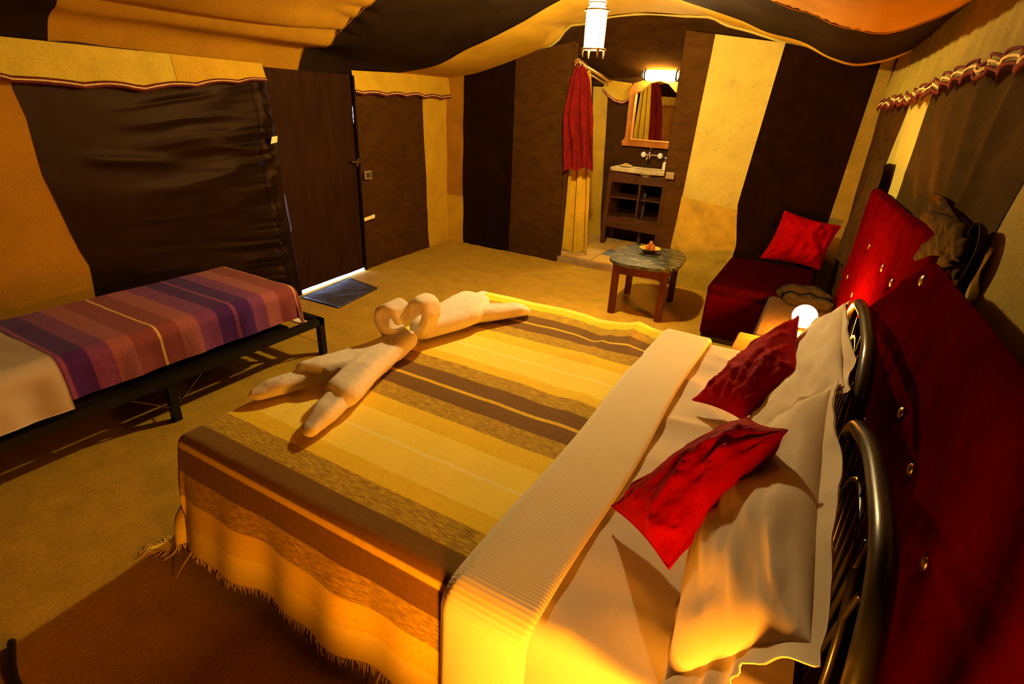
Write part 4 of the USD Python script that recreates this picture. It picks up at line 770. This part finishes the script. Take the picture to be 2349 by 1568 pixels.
# ---------------------------------------------------------------- sitting cube, low seat, night stand, lamp
OT = thing('sitting_cube', 'dark red velvet sitting cube with a bright red front by the back wall', 'pouf', (-.27, 4.65, 0))
obj('base', box(-.335, .335, -.53, .45, .0, .04, .01), 'dark_plastic', OT)
obj('seat_body', box(-.345, .345, -.545, .46, .035, .40, .035), 'red_velvet', OT, smooth=50)
obj('seat_top', box(-.348, .348, -.548, .462, .355, .452, .04), 'dark_red_velvet', OT, smooth=50, label='dark maroon velvet top')
for zz_ in (.375,):
    rr_ = .012
cushion('red_cushion', [(-.375, 5.10, .475), (.09, 5.02, .475), (.16, 5.28, .80), (-.29, 5.27, .87)], .19, 'crumpled red cushion on the sitting cube against the back wall', 'red_cushion', 21, amp=.034, pinch=.09)
LS = thing('low_seat', 'low box seat covered in dark brown cloth, lit by the round lamp standing on it', 'seat', (0, 0, 0))
obj('cloth_cover', box(-.19, .24, 3.24, 4.085, .0, .462, .03), 'dark_cloth', LS, smooth=50)
FB_ = blob([[((-.04, 4.03, .545), .04, .03, X), ((.02, 4.01, .57), .05, .04, X), ((.09, 4.02, .57), .05, .03, X), ((.17, 4.0, .55), .045, .02, X)], [((0, 3.92, .54), .035, .03, X), ((.12, 3.90, .545), .04, .03, X), ((.2, 3.9, .54), .035, .01, X)]], .012, 6)
FB_.apply_translation([-.035, .02, -.034])
o = obj('fluffy_shawl', wrinkle(wrinkle(FB_, .02, 18, 7), .008, 60, 8), 'fluffy_dark', smooth=True); tag(o, 'crumpled fluffy black shawl at the back of the low brown seat', 'shawl')
NS = thing('night_stand', 'small orange wooden night stand between the double bed and the low brown seat', 'night stand', (-.02, 3.03, 0))
obj('table_top', box(-.235, .24, -.14, .15, .446, .478, .012), 'night_wood', NS, smooth=40)
for sx in (-.20, .20):
    for sy in (-.11, .11): obj('leg', box(sx - .02, sx + .02, sy - .02, sy + .02, 0, .446), 'night_wood', NS)
def bed_lamp(name, loc, label, mat, up=.0):
    t = thing(name, label, 'lamp', loc)
    obj('base', lathe([(0, 0), (.06, 0), (.062, .012), (.03, .03), (.018, .05), (.018, .09 - up), (.03, .10 - up), (0, .10 - up)], 28), 'lamp_metal', t, smooth=40)
    g_ = trimesh.creation.icosphere(3, .066); g_.apply_translation([0, 0, .162 - up]); obj('globe', g_, mat, t, smooth=True, label='glowing white globe')
bed_lamp('bedside_lamp', (.052, 3.33, .462), 'round glowing lamp on the low brown seat at the far side of the double bed', 'bedlamp_glass', .03)
NS2 = thing('bedside_table', 'bedside table at the near side of the double bed, unseen below the viewer, widened to shade the carpet', 'table', (-.20, .41, 0))
obj('table_top', box(-.35, .35, -.17, .085, .36, .39, .012), 'night_wood', NS2, smooth=40)  # out of view; top made wide to shade the carpet beside the bed
for sx in (-.30, .30):
    for sy in (-.14, .055): obj('leg', box(sx - .02, sx + .02, sy - .02, sy + .02, 0, .36), 'night_wood', NS2)
bed_lamp('bedside_lamp', (-.08, .315, .392), 'round glowing bedside lamp at the near side of the double bed', 'nearlamp_glass')

# ---------------------------------------------------------------- side table with bowl
TB = thing('side_table', 'low red wooden table with a green marble top', 'table', (-1.21, 4.56, 0), 5)
tops = Polygon([(.30 * np.sign(np.cos(q)) * abs(np.cos(q)) ** .62, .385 * np.sign(np.sin(q)) * abs(np.sin(q)) ** .62) for q in np.linspace(0, 2 * np.pi, 64, endpoint=False)]).buffer(-.02).buffer(.02)
tt = trimesh.creation.extrude_polygon(tops.buffer(-.004), .006, engine='earcut'); tt.apply_translation([0, 0, .456]); t2 = trimesh.creation.extrude_polygon(tops, .018, engine='earcut'); t2.apply_translation([0, 0, .438])
obj('table_top', cat(t2, tt), 'green_marble', TB, smooth=30, label='veined green marble top')
for sx in (-.20, .20):
    for sy in (-.29, .29): obj('leg', box(sx - .027, sx + .027, sy - .027, sy + .027, 0, .438, .004), 'red_wood', TB)
for sy in (-.30, .30): obj('apron', box(-.175, .175, sy - .012, sy + .012, .355, .438), 'red_wood', TB)
for sx in (-.21, .21): obj('apron', box(sx - .012, sx + .012, -.265, .265, .355, .438), 'red_wood', TB)
BO = thing('bowl', 'shallow black bowl with a yellow lining on the marble table', 'bowl', (-1.235, 4.66, .462))
obj('shell', lathe([(0, 0), (.035, 0), (.05, .008), (.095, .045), (.092, .046), (.05, .014), (0, .008)], 36), 'bowl_black', BO, smooth=40)
obj('lining', lathe([(.0915, .0465), (.05, .0155), (0, .010)], 36), 'bowl_yellow', BO, smooth=True)
for i, (px, py, pz, s_, lb) in enumerate(((-.022, 0, .028, .028, 'left reddish brown dried chip in the black bowl'), (.022, .004, .030, .028, 'right reddish brown dried chip in the black bowl'), (.0, .008, .062, .024, 'topmost reddish brown dried chip on the heap in the black bowl'))):
    m = trimesh.creation.icosphere(2, s_); m.apply_scale([.8, .8, 1.5]); m = wrinkle(m, .008, 30, i); m.apply_translation([px, py, pz + .008])
    o = obj('wood_chip', m, 'potpourri', smooth=True); UsdGeom.Xformable(o).AddTranslateOp().Set(Gf.Vec3d(-1.235, 4.66, .462)); tag(o, lb, 'dried chip', 'dried chips in the bowl')
